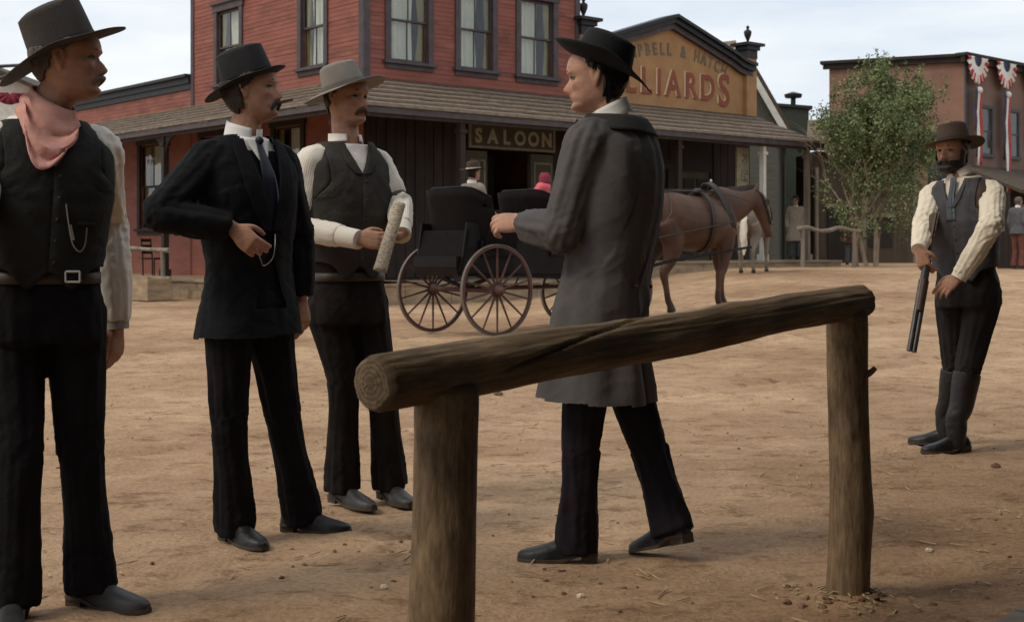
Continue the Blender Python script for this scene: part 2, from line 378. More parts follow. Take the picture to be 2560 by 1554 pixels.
def build_saloon():
    b = thing('saloon', 'two-storey red clapboard corner saloon with curtained sash windows and dark trim', 'building', PW)
    H = 9.2
    holesR = [(.72, 1.78, 5.45, 7.3), (2.73, 3.72, 5.45, 7.3), (4.62, 5.70, 5.45, 7.3)]
    holesL = [(1.58, 2.58, 5.45, 7.3), (5.53, 6.70, 5.45, 7.3)]
    wl = MB(); fbox(wl, fL, .02, 8.14, 0, .2, -.3, -.02); wl = part('wall', wl, redb, b, smooth=False)
    clapboards(wl, fR, .16, 6.5, 4.6, H, holesR); clapboards(wl, fL, .16, 8.0, 4.6, H, holesL)
    # sheathing behind the boards, with the openings left free
    sh = MB()
    for f, T, hs in ((fR, 6.58, holesR), (fL, 8.14, holesL)):
        e = sorted(hs); cur_ = .03
        for h0, h1, g0, g1 in e: fbox(sh, f, cur_, h0-.02, 4.3, H, -.12, -.004); fbox(sh, f, h0-.02, h1+.02, 4.3, g0-.02, -.12, -.004); fbox(sh, f, h0-.02, h1+.02, g1+.02, H, -.12, -.004); cur_ = h1+.02
        fbox(sh, f, cur_, T, 4.3, H, -.12, -.004)
    part('sheathing', sh, redb, b, smooth=False)
    bk = MB(); a, c, d = fR(6.58, 0), fL(8.14, 0), fR(6.58, 0)+dL*8.14
    for p, q in ((a, d), (c, d)): n = (q-p).normalized(); w = UP.cross(n)*.1; bk.prism([p, q, q+w, p+w], UP*H)
    part('rear_wall', bk, redb, b, smooth=False)
    r = MB(); r.prism([fR(-.1,H,.1), fR(6.6,H), d+UP*H, fL(8.2,H)], UP*.1); part('roof', r, shing, b, smooth=False)
    cb = MB(); fbox(cb, fR, -.035, .15, 4.3, H, -.03, .04); fbox(cb, fL, 0, .15, 4.3, H, -.03, .037); part('corner_board', cb, trim, b, smooth=False)
    cb = MB(); fbox(cb, fR, 6.46, 6.62, 4.3, H, -.1, .04); part('corner_board', cb, trim, b, smooth=False)
    cb = MB(); fbox(cb, fL, 8.0, 8.16, 4.3, H, -.1, .04); part('corner_board', cb, trim, b, smooth=False)
    for h in holesR: window(b, fR, *h, trim)
    for h in holesL: window(b, fL, *h, trim)
    # ground floor: street front in near-black brown boards with the saloon door, side front in red
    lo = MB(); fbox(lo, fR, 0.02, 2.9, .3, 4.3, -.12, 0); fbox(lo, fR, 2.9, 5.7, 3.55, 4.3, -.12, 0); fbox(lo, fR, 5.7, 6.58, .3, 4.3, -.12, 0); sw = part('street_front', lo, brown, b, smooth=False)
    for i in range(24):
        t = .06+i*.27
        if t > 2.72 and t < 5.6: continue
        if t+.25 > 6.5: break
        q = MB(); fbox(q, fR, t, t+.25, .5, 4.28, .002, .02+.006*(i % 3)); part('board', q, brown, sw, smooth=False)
    dr = MB(); fbox(dr, fR, 2.9, 3.55, .45, 3.5, -.1, .03); fbox(dr, fR, 4.95, 5.7, .45, 3.5, -.1, .03); d_ = part('door_surround', dr, olive, b, smooth=False)
    for t0, t1 in ((2.98, 3.47), (5.03, 5.62)):
        for z0, z1 in ((.6, 1.4), (1.55, 3.3)):
            q = MB(); fbox(q, fR, t0, t0+.05, z0, z1, .03, .06); fbox(q, fR, t1-.05, t1, z0, z1, .03, .06); fbox(q, fR, t0, t1, z0, z0+.05, .03, .055); fbox(q, fR, t0, t1, z1-.05, z1, .03, .055); part('panel_moulding', q, greywood, d_, smooth=False)
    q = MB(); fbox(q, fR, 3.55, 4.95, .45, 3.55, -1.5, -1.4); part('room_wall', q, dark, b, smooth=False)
    for t0, t1 in ((3.58, 4.23), (4.27, 4.92)):
        q = MB(); fbox(q, fR, t0, t1, 1.0, 2.1, -.06, -.03); dd = part('swing_door', q, brown, b, smooth=False)
        for k in range(7): q = MB(); fbox(q, fR, t0+.07, t1-.07, 1.1+k*.13, 1.19+k*.13, -.03, -.012); part('louvre', q, greywood, dd, smooth=False)
    lo = MB(); hs = [(9.8, 11.25, 1.75, 4.1), (6.3, 7.5, 1.75, 4.1), (2.6, 3.8, 1.75, 4.1)]
    for a0, a1 in ((0.02, 2.6), (3.8, 6.3), (7.5, 9.8), (11.25, 16.)): fbox(lo, fL, a0, a1, .3, 5.0, -.12, 0)
    for h in hs: fbox(lo, fL, h[0], h[1], .3, h[2], -.12, 0); fbox(lo, fL, h[0], h[1], h[3], 5.0, -.12, 0)
    part('side_front', lo, red, b, smooth=False)
    for h in hs: window(b, fL, *h, brown, casing=.17)
    # low wing with a black cornice along the side street
    wg = MB(); fbox(wg, fL, 8.17, 16., 5.0, 5.45, -.14, -.004); wg = part('wing_wall', wg, redb, b, smooth=False)
    clapboards(wg, fL, 8.17, 16., 4.85, 5.5, [])
    q = MB(); fbox(q, fL, 8.17, 16.2, 5.46, 5.62, -.14, .05); fbox(q, fL, 8.17, 16.2, 5.62, 5.78, -.14, .1); fbox(q, fL, 8.17, 16.25, 5.78, 5.86, -.14, .2); part('cornice', q, black, b, smooth=False)
    q = MB(); fbox(q, fL, 15.9, 16., .3, 5.5, -6, 0); part('wing_end_wall', q, redb, b, smooth=False)
    q = MB(); fbox(q, fL, 8.17, 16., 5.4, 5.5, -6, -.15); part('wing_roof', q, shing, b, smooth=False)
build_saloon()
def build_porch():
    """shingled veranda roof round the corner, with its posts, brackets and boardwalk"""
    ZT, ZE, O, TR, TL = 5.0, 4.07, 2.42, 13.45, 15.5
    b = thing('porch', 'brown shingled veranda roof wrapping the saloon corner on wooden posts', 'porch', PW+V((0,-3.4,0)))
    NC = 13; rnd = random.Random(5)
    def course(i):
        o0, o1 = O*(1-i/NC)+.05, O*(1-(i+1)/NC)-.06; z0, z1 = ZE+(ZT-ZE)*i/NC, ZE+(ZT-ZE)*(i+1)/NC+.02
        for f, s, T in ((fR, 1, TR), (fL, -1, TL)):
            ms = MB(); te = T+.1; n = int((te+o0)/.42); prev = -o0
            def cl(t, o): return max(t, -o)
            for k in range(n):
                a = -o0+(te+o0)*k/n; c = -o0+(te+o0)*(k+1)/n-.006; w = rnd.uniform(-.012, .012); h = rnd.uniform(-.004, .006)
                a1 = max(a, -o1); c1 = max(c, -o1)
                p = [f(a, z0+h, o0+w), f(c, z0+h, o0+w), f(c1, z1+h, o1), f(a1, z1+h, o1)]
                ms.prism(p, UP*-.05)
            part('shingle_course', ms, shing if (i*5+(s > 0)) % 2 else shing2, b, smooth=False)
    for i in range(NC): course(i)
    q = MB(); q.prism([fR(-O, ZE-.02, O), fR(TR, ZE-.02, O), fR(TR, ZT-.06, 0), fR(0, ZT-.06, 0)], UP*-.03); q.prism([fL(-O, ZE-.02, O), fL(TL, ZE-.02, O), fL(TL, ZT-.06, 0), fL(0, ZT-.06, 0)], UP*-.03); part('roof_deck', q, brown, b, smooth=False)
    for f, T in ((fR, TR+.1), (fL, TL)):
        q = MB(); fbox(q, f, -O-.03, T, ZE-.15, ZE-.01, O-.01, O+.05); part('fascia', q, trim, b, smooth=False)
        q = MB(); fbox(q, f, -O-.06, T+.03, ZE-.012, ZE+.035, O+.02, O+.085); part('gutter_strip', q, greywood, b, smooth=False)
        q = MB(); fbox(q, f, -O+.2, T-.1, ZE-.2, ZE-.06, O-.26, O-.12); part('beam', q, trim, b, smooth=False)
    q = MB(); q.prism([fR(TR+.06, ZE-.15, O), fR(TR+.06, ZE-.0, O), fR(TR+.06, ZT, 0), fR(TR+.06, ZT-.15, 0)], dR*.05); part('rake_board', q, trim, b, smooth=False)
    def post(f, t, m, z0=.45):
        w_ = .07 if m is brown else .055; q = MB(); fbox(q, f, t-w_, t+w_, z0, ZE-.2, O-.26, O-.12); o = part('post', q, m, b, smooth=False)
        q = MB(); fbox(q, f, t-.11, t+.11, z0, z0+.22, O-.3, O-.08); part('plinth', q, m, o, smooth=False); q = MB(); fbox(q, f, t-.1, t+.1, ZE-.42, ZE-.34, O-.29, O-.09); part('moulding', q, m, o, smooth=False)
        for sg in ((-1, 1) if f is fL else ()):
            q = MB(); c = [f(t+sg*.07, ZE-.21, O-.15), f(t+sg*.07, ZE-.95, O-.15)]
            pts = [c[0]]+[f(t+sg*(.07+.55*math.sin(a)), ZE-.21-.55+.55*math.cos(a)*1.0-0*a, O-.15) for a in [PI/2*k/6 for k in range(6, -1, -1)]]
            pts = [f(t+sg*.07, ZE-.21, O-.15)]+[f(t+sg*(.07+.55*(1-math.cos(a))), ZE-.21-.55*(1-math.sin(a)), O-.15) for a in [PI/2*k/6 for k in range(6, -1, -1)]]
            q.prism(pts, -NL*.05 if f is fL else -NR*.05); part('bracket', q, m, o, smooth=False)
    for t in (-2.2, 1.0, 4.4): post(fR, t, brown)
    post(fR, 7.9, brown, .8); post(fR, 11.2, pale, .8); post(fR, 13.1, greywood, .8)
    for t in (1.5, 5.2, 8.9, 12.6): post(fL, t, brown)
    # boardwalk: decks are long sheets of boards, the kerb boards facing the street are separate
    for f, t0, t1, z, w in ((fR, -2.49, 6.6, .45, .3), (fR, 6.62, 14.3, .85, .3), (fL, -2.49, 16, .45, .3)):
        n = int((t1-t0)/.6)
        for k in range(n):
            a, c = t0+(t1-t0)*k/n, t0+(t1-t0)*(k+1)/n; q = MB(); fbox(q, f, a+.004, c-.004, -.1, z-.05, O+.02+.006*(k % 2), O+.07+.006*(k % 2)); part('kerb_board', q, planks, b, smooth=False)
        q = MB(); fbox(q, f, t0, t1, z-.048, z, -.1, O+.12); part('deck', q, planks, b, smooth=False)
build_porch()
def build_billiards():
    b = thing('billiard_hall', 'ochre false-front billiard hall with dark gabled cornice and painted lettering', 'building', fR(10, 0))
    t0, t1, tm = 6.66, 13.38, 10.0; zs, za = 6.3, 7.38
    def top(t):
        u = abs(t-tm)/(t1-tm); return za-(za-6.45)*min(u, .86)/.86+(.0 if u < .86 else -.0)-(.10*sm((u-.72)/.28))
    n = 24; ts = [t0+(t1-t0)*i/n for i in range(n+1)]
    q = MB(); q.prism([fR(t0, 4.3, -.15), fR(t1, 4.3, -.15)]+[fR(t, top(t)-.2, -.15) for t in reversed(ts)], NR*.15); part('facade', q, ochre, b, smooth=False)
    for o, zz0, zz1, nm in ((.13, -.25, -.1, 'frieze'), (.24, -.1, .04, 'cornice'), (.32, .04, .13, 'capping')):
        q = MB(); rows = []
        for t in ts: rows.append([fR(t, top(t)+zz0, -.16), fR(t, top(t)+zz0, o), fR(t, top(t)+zz1, o), fR(t, top(t)+zz1, -.16)])
        q.grid(rows, True); q.f.append((3,2,1,0)); e = len(q.v); q.f.append((e-4, e-3, e-2, e-1)); part(nm, q, black if nm != 'frieze' else trim, b, smooth=False)
    urn = [(.02,0),(.07,.02),(.03,.06),(.05,.12),(.1,.24),(.115,.33),(.1,.37),(.05,.4),(.03,.43),(.055,.47),(.03,.51),(.005,.53)]
    for t in (t0+.14, t1-.05):
        q = MB(); fbox(q, fR, t-.22, t+.22, 4.3, 6.85, -.2, .12); pr = part('pier', q, ochre, b, smooth=False)
        q = MB(); fbox(q, fR, t-.23, t+.23, 6.62, 6.86, -.22, .14); fbox(q, fR, t-.28, t+.28, 6.86, 6.98, -.26, .2); fbox(q, fR, t-.38, t+.38, 6.98, 7.06, -.36, .3); part('pier_cap', q, black, pr, smooth=False)
        q = MB(); q.lathe(fR(t, 7.06, -.03), urn, 14); part('urn', q, black, pr)
    # lettering
    lr = mat('brick_red_lettering', (.25,.07,.038), .7, .2, 5); lh = mat('pale_lettering_edge', (.62,.45,.28), .7, .1, 5); lg = mat('grey_lettering', (.15,.125,.085), .7, .2, 5)
    w = [.58,.30,.50,.50,.30,.62,.6,.58,.62]; x = 7.14; big = [1.28]+[1]*7+[1.3]
    for ch, ww, bg in zip('BILLIARDS', w, big):
        c = x+ww/2; zb = 5.32-(.12 if bg > 1 else 0)+.0
        part('letter_edge', text_mb(ch, .98*bg, dR, UP, NR, fR(c-.06, zb+.02, .004), .012, .86, offset=.02), lh, b, smooth=False)
        part('letter', text_mb(ch, .98*bg, dR, UP, NR, fR(c, zb, .02), .012, .86, offset=.025), lr, b, smooth=False); x += ww+.10
    s_ = 'CAMPBELL & HATCH'; nn = len(s_)
    for i, ch in enumerate(s_):
        if ch == ' ': continue
        u = (i-(nn-1)/2)/(nn/2); a = -u*.36; t = tm+.12+u*2.2; z = 6.42-.42*u*u
        X = (dR*math.cos(a)+UP*math.sin(a)); Z = (UP*math.cos(a)-dR*math.sin(a))
        part('letter', text_mb(ch, .46, X, Z, NR, fR(t, z, .004), .012, .72, offset=.012), lg, b, smooth=False)
    # ground floor front under the veranda
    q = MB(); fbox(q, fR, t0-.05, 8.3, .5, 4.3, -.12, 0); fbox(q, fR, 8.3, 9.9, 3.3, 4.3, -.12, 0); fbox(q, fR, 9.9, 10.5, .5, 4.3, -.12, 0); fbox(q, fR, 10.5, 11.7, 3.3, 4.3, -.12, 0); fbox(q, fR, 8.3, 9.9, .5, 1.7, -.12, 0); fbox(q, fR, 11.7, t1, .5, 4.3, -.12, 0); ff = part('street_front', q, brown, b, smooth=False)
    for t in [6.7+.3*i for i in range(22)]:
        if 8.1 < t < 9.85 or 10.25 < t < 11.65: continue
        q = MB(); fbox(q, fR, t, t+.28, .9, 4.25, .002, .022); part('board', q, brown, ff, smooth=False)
    window(b, fR, 8.3, 9.9, 1.7, 3.3, brown, .1, drapes=False)
    q = MB(); fbox(q, fR, 10.5, 11.7, .85, 3.3, -.1, -.05); d_ = part('door', q, olive, b, smooth=False)
    for z0, z1 in ((1.0, 1.7), (1.85, 3.1)):
        for a in (10.6, 11.15): q = MB(); fbox(q, fR, a, a+.42, z0, z1, -.05, -.02); part('door_panel', q, brown, d_, smooth=False)
    q = MB(); q.ball(fR(11.6, 1.85, -.01), (.035,.035,.035), n=6); part('door_knob', q, black, d_)
    q = MB(); fbox(q, fR, t0, t1, .5, 6.0, -6.1, -6.0); fbox(q, fR, t1-.1, t1, .5, 4.9, -6, -.16); part('rear_wall', q, brown, b, smooth=False)
    q = MB(); fbox(q, fR, t0, t1, 6.0, 6.08, -6.0, -.16); part('roof', q, shing, b, smooth=False)
build_billiards()
def build_signs():
    sg = thing('saloon_sign', 'dark signboard lettered SALOON above the saloon door', 'sign', fR(4.3, 3.6))
    q = MB(); fbox(q, fR, 2.95, 5.66, 3.58, 4.16, .06, .1); part('board', q, olive, sg, smooth=False)
    q = MB(); fr = mat('sign_gilt', (.22,.20,.15), .6, .2, 8)
    for a, c, z0, z1 in ((2.93, 5.68, 4.12, 4.18), (2.93, 5.68, 3.56, 3.62), (2.93, 2.99, 3.62, 4.12), (5.62, 5.68, 3.62, 4.12)): fbox(q, fR, a, c, z0, z1, .07, .125)
    part('frame', q, fr, sg, smooth=False)
    x = 3.22
    for ch in 'SALOON':
        mb_ = text_mb(ch, .47, dR, UP, NR, fR(x, 3.70, .102), .012, .95, offset=.018); part('letter', mb_, mat('sign_letter', (.34,.32,.27), .6, .15, 8), sg, smooth=False); x += .437
    nb = thing('notice_board', 'narrow pale notice board with dark handbills beside the veranda post', 'notice board', fR(11.0, .9, 1.7))
    q = MB(); fbox(q, fR, 10.72, 11.2, 2.3, 3.85, 1.7, 1.76); part('board', q, mat('board_khaki', (.28,.25,.16), .8, .2, 6), nb, smooth=False)
    q = MB(); fbox(q, fR, 10.93, 10.99, .86, 2.3, 1.7, 1.75); part('post', q, greywood, nb, smooth=False)
    for z, a, c in ((3.4, 10.92, 11.12), (2.95, 10.88, 11.16), (2.5, 10.9, 11.1)): q = MB(); fbox(q, fR, a, c, z, z+.3, 1.762, 1.768); part('handbill', q, mat('handbill', (.07,.06,.05), .8, .5, 14, col2=(.4,.36,.28)), nb, smooth=False)
build_signs()
def back_buildings():
    # green-grey gabled house behind the billiard hall
    g = thing('gabled_house', 'grey-green house with a pale bargeboard behind the billiard hall', 'building', V((9.6, 46, 0)))
    sage = mat('sage_siding', (.105,.105,.085), .8, .2, 2, (1,1,6), bump=.3); zb = .4
    A = at(1873, 165, 44); B = at(1955, 305, 44.5); px = [A, B]
    apex = at(1850, 128, 44); r = V((B.x, 44, B.z-.3)); l = V((apex.x-(r.x-apex.x), 44, r.z))
    def lean(p, d): return p+V((.25*d, d, 0))
    q = MB(); q.prism([V((l.x, 44, zb)), V((r.x-.25, 44, zb)), r+V((-.25,0,.1)), apex, l], (1.5, 6, 0)); part('wall', q, sage, g, smooth=False)
    d = (r-apex); n = V((-d.z, 0, d.x)).normalized(); n = n if n.z > 0 else -n
    q = MB(); q.prism([apex+n*.02-V((0,.3,0)), r+d.normalized()*.4+n*.02-V((0,.3,0)), r+d.normalized()*.4+n*.14-V((0,.3,0)), apex+n*.14-V((0,.3,0))], (1.6, 6.6, 0)); part('roof', q, shing, g, smooth=False)
    q = MB(); q.prism([apex+n*.0-V((0,.36,0)), r+d.normalized()*.42-V((0,.36,0)), r+d.normalized()*.42-n*.2-V((0,.36,0)), apex-n*.2-V((0,.36,0))], (0, .05, 0)); part('bargeboard', q, pale, g, smooth=False)
    d = (l-apex); n = V((-d.z, 0, d.x)).normalized(); n = n if n.z > 0 else -n
    q = MB(); q.prism([apex+n*.02-V((0,.3,0)), l+n*.02-V((0,.3,0)), l+n*.14-V((0,.3,0)), apex+n*.14-V((0,.3,0))], (1.6, 6.6, 0)); part('roof', q, shing2, g, smooth=False)
    # small dormer roof peeping over the false front
    dm = thing('dormer_roof', 'small grey shingled roof behind the right pier of the billiard hall', 'roof', at(1800, 150, 41)-UP*1.2)
    a, c, e, h = at(1782, 108, 41), at(1840, 101, 40.6), at(1842, 118, 40.4), at(1815, 146, 40.4)
    q = MB(); q.prism([a, c, e, at(1800, 128, 40.4)], (0, .0, -.07)); part('shingles', q, shing2, dm, smooth=False)
    q = MB(); q.prism([at(1838, 118, 40.35), at(1842, 124, 40.35), at(1822, 145, 40.35), at(1818, 140, 40.35)], (0, .1, 0)); part('bargeboard', q, pale, dm, smooth=False)
    q = MB(); q.prism([at(1782, 120, 40.6), at(1838, 124, 40.6), at(1838, 180, 40.6), at(1782, 180, 40.6)], (0, 1.5, 0)); part('wall', q, sage, dm, smooth=False)
    # flat-roofed green shed
    s_ = thing('flat_roofed_shed', 'dark green flat-roofed shed with a roof vent beyond the veranda', 'building', V((11.4, 50, .6)))
    a, c = at(1905, 253, 50), at(2022, 272, 52.5); q = MB(); q.prism([V((a.x-1.5, a.y, .5)), V((c.x, c.y, .5)), V((c.x+.3, c.y+5, .5)), V((a.x-1.5, a.y+5, .5))], UP*(a.z-.55)); part('wall', q, mat('bottle_green_siding', (.055,.065,.045), .8, .2, 3, (1,1,5)), s_, smooth=False)
    q = MB(); q.prism([V((a.x-1.6, a.y-.12, a.z-.05)), V((c.x+.12, c.y-.12, c.z-.02)), V((c.x+.5, c.y+5.1, c.z-.02)), V((a.x-1.6, a.y+5.1, a.z-.05))], UP*.12); part('roof', q, black, s_, smooth=False)
    v = at(1983, 262, 52.5); q = MB(); q.lathe(v-UP*.05, [(.1,0),(.1,.3),(.32,.32),(.36,.45),(.05,.55)], 10); part('roof_vent', q, black, s_)
    # low shingled shed roof by the tree
    lw = thing('low_shed', 'low brown shed with a sagging shingle roof left of the tree', 'building', V((10.6, 47, .65)))
    a, c = at(2020, 300, 47), at(2090, 292, 48); q = MB(); q.prism([at(2015, 365, 45), at(2110, 372, 45), c+V((1,.5,0)), a], UP*-.12); part('roof', q, shing2, lw, smooth=False)
    q = MB(); q.prism([V((a.x, 46, .6)), V((a.x+3.5, 46, .6)), V((a.x+3.5, 49, .6)), V((a.x, 49, .6))], UP*3.9); part('wall', q, mat('umber_boards', (.075,.056,.038), .85, .3, 3, (3,1,.3), bump=.3), lw, smooth=False)
    for i, x in enumerate((a.x+.5, a.x+1.9)):
        q = MB(); q.box((x+.35, 45.98, 1.75 if i else 1.6), (.8, .06, 1.0 if i else 2.0)); o = part('window' if i else 'door', q, dark, lw, smooth=False)
        q = MB(); q.box((x+.35, 45.93, 2.3 if i else 2.65), (1.0, .06, .12)); part('lintel', q, greywood, o, smooth=False)
    for x in (a.x-.1, a.x+1.5, a.x+3.2): q = MB(); q.tube([(V((x, 45.2, .55)), .06), (V((x, 45.2, 3.9)), .055)], n=8); q.uv = {}; part('post', q, greywood, lw)
back_buildings()
def right_building():
    C, Lf, Rr = V((17.5, 52, .6)), V((12.77, 54.1, .6)), V((25.5, 59.4, .6)); T = 8.0
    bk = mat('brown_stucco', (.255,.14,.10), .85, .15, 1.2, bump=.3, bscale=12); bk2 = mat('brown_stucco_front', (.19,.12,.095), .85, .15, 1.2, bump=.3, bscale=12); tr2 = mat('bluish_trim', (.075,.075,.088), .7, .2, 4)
    b = thing('brick_store', 'two-storey brown store with bunting along its roof edge behind the tree', 'building', C)
    q = MB(); q.prism([C, Rr, Rr+Lf-C, Lf], UP*T); part('wall', q, bk, b, smooth=False)
    u = (Rr-C).normalized(); n = V((u.y, -u.x, 0)); l = (Lf-C).normalized(); nl = V((-l.y, l.x, 0))
    if nl.y > 0: nl = -nl
    if n.x < 0 and n.y > 0: n = -n
    def f2(t, z, o=0.): return C+u*t+n*o+UP*z
    def f3(t, z, o=0.): return C+l*t+nl*o+UP*z
    q = MB(); fbox(q, f2, -.3, 10, T-.25, T, 0, .18); fbox(q, f2, -.35, 10, T, T+.12, -.2, .3); part('cornice', q, brown, b, smooth=False)
    q = MB(); fbox(q, f3, -.15, 5.4, T-.22, T-.02, 0, .15); fbox(q, f3, -.25, 5.5, T-.02, T+.1, -.2, .25); part('cornice', q, brown, b, smooth=False)
    q = MB(); fbox(q, f2, 0.02, .25, 0, T-.25, 0, .06); part('corner_board', q, tr2, b, smooth=False)
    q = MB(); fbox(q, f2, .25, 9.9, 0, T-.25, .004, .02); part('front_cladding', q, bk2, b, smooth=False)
    for k, t in enumerate((1.55, 3.75, 6.0, 8.2)):
        q = MB(); w0, w1, z0, z1 = t-.5, t+.5, 4.3, 6.1
        fbox(q, f2, w0-.12, w1+.12, z1, z1+.12, .02, .09); w = part('window', q, tr2, b, smooth=False)
        for a, c in ((w0-.12, w0), (w1, w1+.12)): q = MB(); fbox(q, f2, a, c, z0, z1, .02, .08); part('jamb', q, tr2, w, smooth=False)
        q = MB(); fbox(q, f2, w0-.16, w1+.16, z0-.12, z0, .02, .12); part('sill', q, tr2, w, smooth=False)
        for a, c in ((z0+.03, (z0+z1)/2-.03), ((z0+z1)/2+.03, z1-.03)): q = MB(); fbox(q, f2, w0+.03, w1-.03, a, c, .02, .03); part('pane', q, mat('dark_glass', (.04,.04,.04), .15, .2, 3, spec=.5), w, smooth=False)
        q = MB(); fbox(q, f2, w0, w1, (z0+z1)/2-.03, (z0+z1)/2+.03, .02, .05); part('meeting_rail', q, tr2, w, smooth=False)
    q = MB(); q.prism([f2(-.6, 3.75, 0), f2(-.6, 3.8, .05), f2(-.6, 2.75, 2.6), f2(-.6, 2.62, 2.6)], u*12); part('awning_roof', q, shing, b, smooth=False)
    for t in (-1.2, 2.2, 5.6, 9): q = MB(); fbox(q, f2, t-.07, t+.07, -.1, 2.65, 2.3, 2.44); part('post', q, brown, b, smooth=False)
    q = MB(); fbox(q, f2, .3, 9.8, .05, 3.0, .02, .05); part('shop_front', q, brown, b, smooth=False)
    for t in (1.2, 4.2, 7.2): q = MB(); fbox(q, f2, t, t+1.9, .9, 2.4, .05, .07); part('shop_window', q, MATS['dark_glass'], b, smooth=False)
    q = MB(); fbox(q, f2, 1.2, 2.6, 1.75, 2.05, 1.6, 1.66); part('hanging_board', q, greywood, b, smooth=False)
    # shop fascia and opening on the side wall
    q = MB(); fbox(q, f3, .02, 2.6, 4.7, 4.95, 0, .2); fbox(q, f3, .02, 2.6, 4.95, 5.1, 0, .32); fbox(q, f3, .02, 2.6, 4.1, 4.7, 0, .06); part('side_fascia', q, tr2, b, smooth=False)
    q = MB(); fbox(q, f3, .45, 1.35, 3.1, 3.9, .0, .03); part('side_window', q, MATS['dark_glass'], b, smooth=False)
    rd, wh, bl = mat('bunting_red', (.40,.05,.045), .8, .2, 6), mat('bunting_white', (.72,.69,.64), .8, .1, 6), mat('bunting_blue', (.045,.05,.09), .8, .2, 6)
    for k, (t, lab, L_) in enumerate(((.45, 'red, white and blue bunting rosette at the corner of the brown store', 3.0), (2.75, 'middle red, white and blue bunting rosette with the longest streamers on the brown store', 4.0), (5.2, 'bunting rosette cut by the right edge of the picture', 3.6), (7.6, 'bunting rosette farthest along the brown store front', 3.4))):
        r = thing('bunting', lab, 'bunting', f2(t, T, .3)-UP*1.2, group='bunting along the store roof')
        R1 = .8; q = MB(); rows = []; bands = [(.0, 0), (.2, 0), (.2, 1), (.5, 1), (.5, 2), (1, 2)]
        nr = 37
        for rr in (.04, .2, .36, .52, .68, .84, 1.):
            rows.append([f2(t+R1*rr*math.cos(PI+PI*j/(nr-1)), T-.02+R1*1.3*rr*math.sin(PI+PI*j/(nr-1)), .34+.05*rr*math.sin(j*PI/1.5)) for j in range(nr)])
        q.grid(rows)
        for fi in range(len(q.f)): i, j = divmod(fi, nr-1); q.mi[fi] = 0 if i < 2 else (1 if (i == 2 or i == 3 or (j//2) % 2) else 2)
        q.uv = {}; part('rosette', q, [bl, wh, rd], r, solid=.004)
        q = MB(); q.ball(f2(t, T-1.3, .38), (.14,.14,.14), n=6); part('knot', q, wh, r)
        for s_, m in enumerate((bl, wh, rd)):
            rows = [[f2(t-.33+.22*s_+.2*j+.02*math.sin(i*.7+s_), T-1.2-L_*(.55+.45*(s_ != 0))*i/10, .36+.03*math.sin(i*.9+j+s_)) for j in (0, .5, 1)] for i in range(11)]
            q = MB(); q.grid(rows); part('streamer', q, m, r, solid=.004)
right_building()
def left_far():
    b = thing('far_barn', 'distant pale building with a dark gabled roof behind the left man', 'building', V((-17.6, 46, 0)))
    q = MB(); a = at(20, 222, 46); c = at(90, 222, 46); q.prism([V((a.x-3, 46, 0)), V((c.x, 46, 0)), c, V(((a.x-3+c.x)/2, 46, c.z+.75)), V((a.x-3, 46, c.z))], (0, 6, 0)); part('wall', q, pale, b, smooth=False)
    m = V(((a.x-3+c.x)/2, 45.5, c.z+.85))
    for e in (c+V((.5,-.5,-.25)), V((a.x-3.5, 45.5, c.z-.25))): q = MB(); q.prism([m, e, e+UP*.15, m+UP*.15], (0, 7, 0)); part('roof', q, shing, b, smooth=False)
    q = MB(); q.tube([(at(-40, 168, 45), .06), (at(62, 163, 45), .06)], n=6); q.tube([(at(-40, 212, 45), .06), (at(62, 172, 45), .06)], n=6); part('hoist_beam', q, black, b)
    r = thing('bunting', 'dark red bunting swag at the left edge behind the left man', 'bunting', at(25, 262, 44), group='bunting beside the far barn')
    q = MB(); rows = [[at(25+38*rr*math.cos(PI+PI*j/20), 232-30*rr*math.sin(PI+PI*j/20), 44)+V((0, .06*math.sin(j*1.9)*rr, 0)) for j in range(21)] for rr in (.1, .5, 1)]
    q.grid(rows); part('swag', q, mat('maroon_cloth', (.22,.03,.05), .8, .2, 6), r, solid=.01)
left_far()
def boardwalk_and_shade_roof():
    """the boardwalk the picture is taken from, plus an unseen roof and wall added for shade"""
    E = V((1.33, 3.72, 0)); d = V((.655,.756,0)); n = V((.756,-.655,0))
    b = thing('boardwalk', 'grey plank boardwalk corner at the bottom right', 'boardwalk', E, kind='structure')
    del b['category']
    me = None
    for i in range(-20, 40):
        a = E+d*(i*.16); mb = MB(); mb.prism([a, a+d*.152, a+d*.152+n*3.4, a+n*3.4], UP*.035); mb.v = [p+UP*(.085+.004*((i*7) % 3)) for p in mb.v]; part('plank', mb, greywood, b, smooth=False)
    q = MB(); q.prism([E+d*-4+n*.02, E+d*7+n*.02, E+d*7+n*.09, E+d*-4+n*.09], UP*.083); part('edge_beam', q, greywood, b, smooth=False)
    v = b
    q = MB(); q.prism([E+d*-9+n*3.4, E+d*9+n*3.4, E+d*9+n*3.6, E+d*-9+n*3.6], UP*5.5); part('wall', q, brown, v, smooth=False)  # unseen wall added behind the camera to cut the frontal light
    q = MB(); q.prism([E+d*-9-n*.95+UP*3.0, E+d*9-n*.95+UP*3.0, E+d*9+n*3.4+UP*3.9, E+d*-9+n*3.4+UP*3.9], UP*.1); part('roof', q, shing, v, smooth=False)  # unseen roof added overhead, overhang widened to shade the near ground
boardwalk_and_shade_roof()

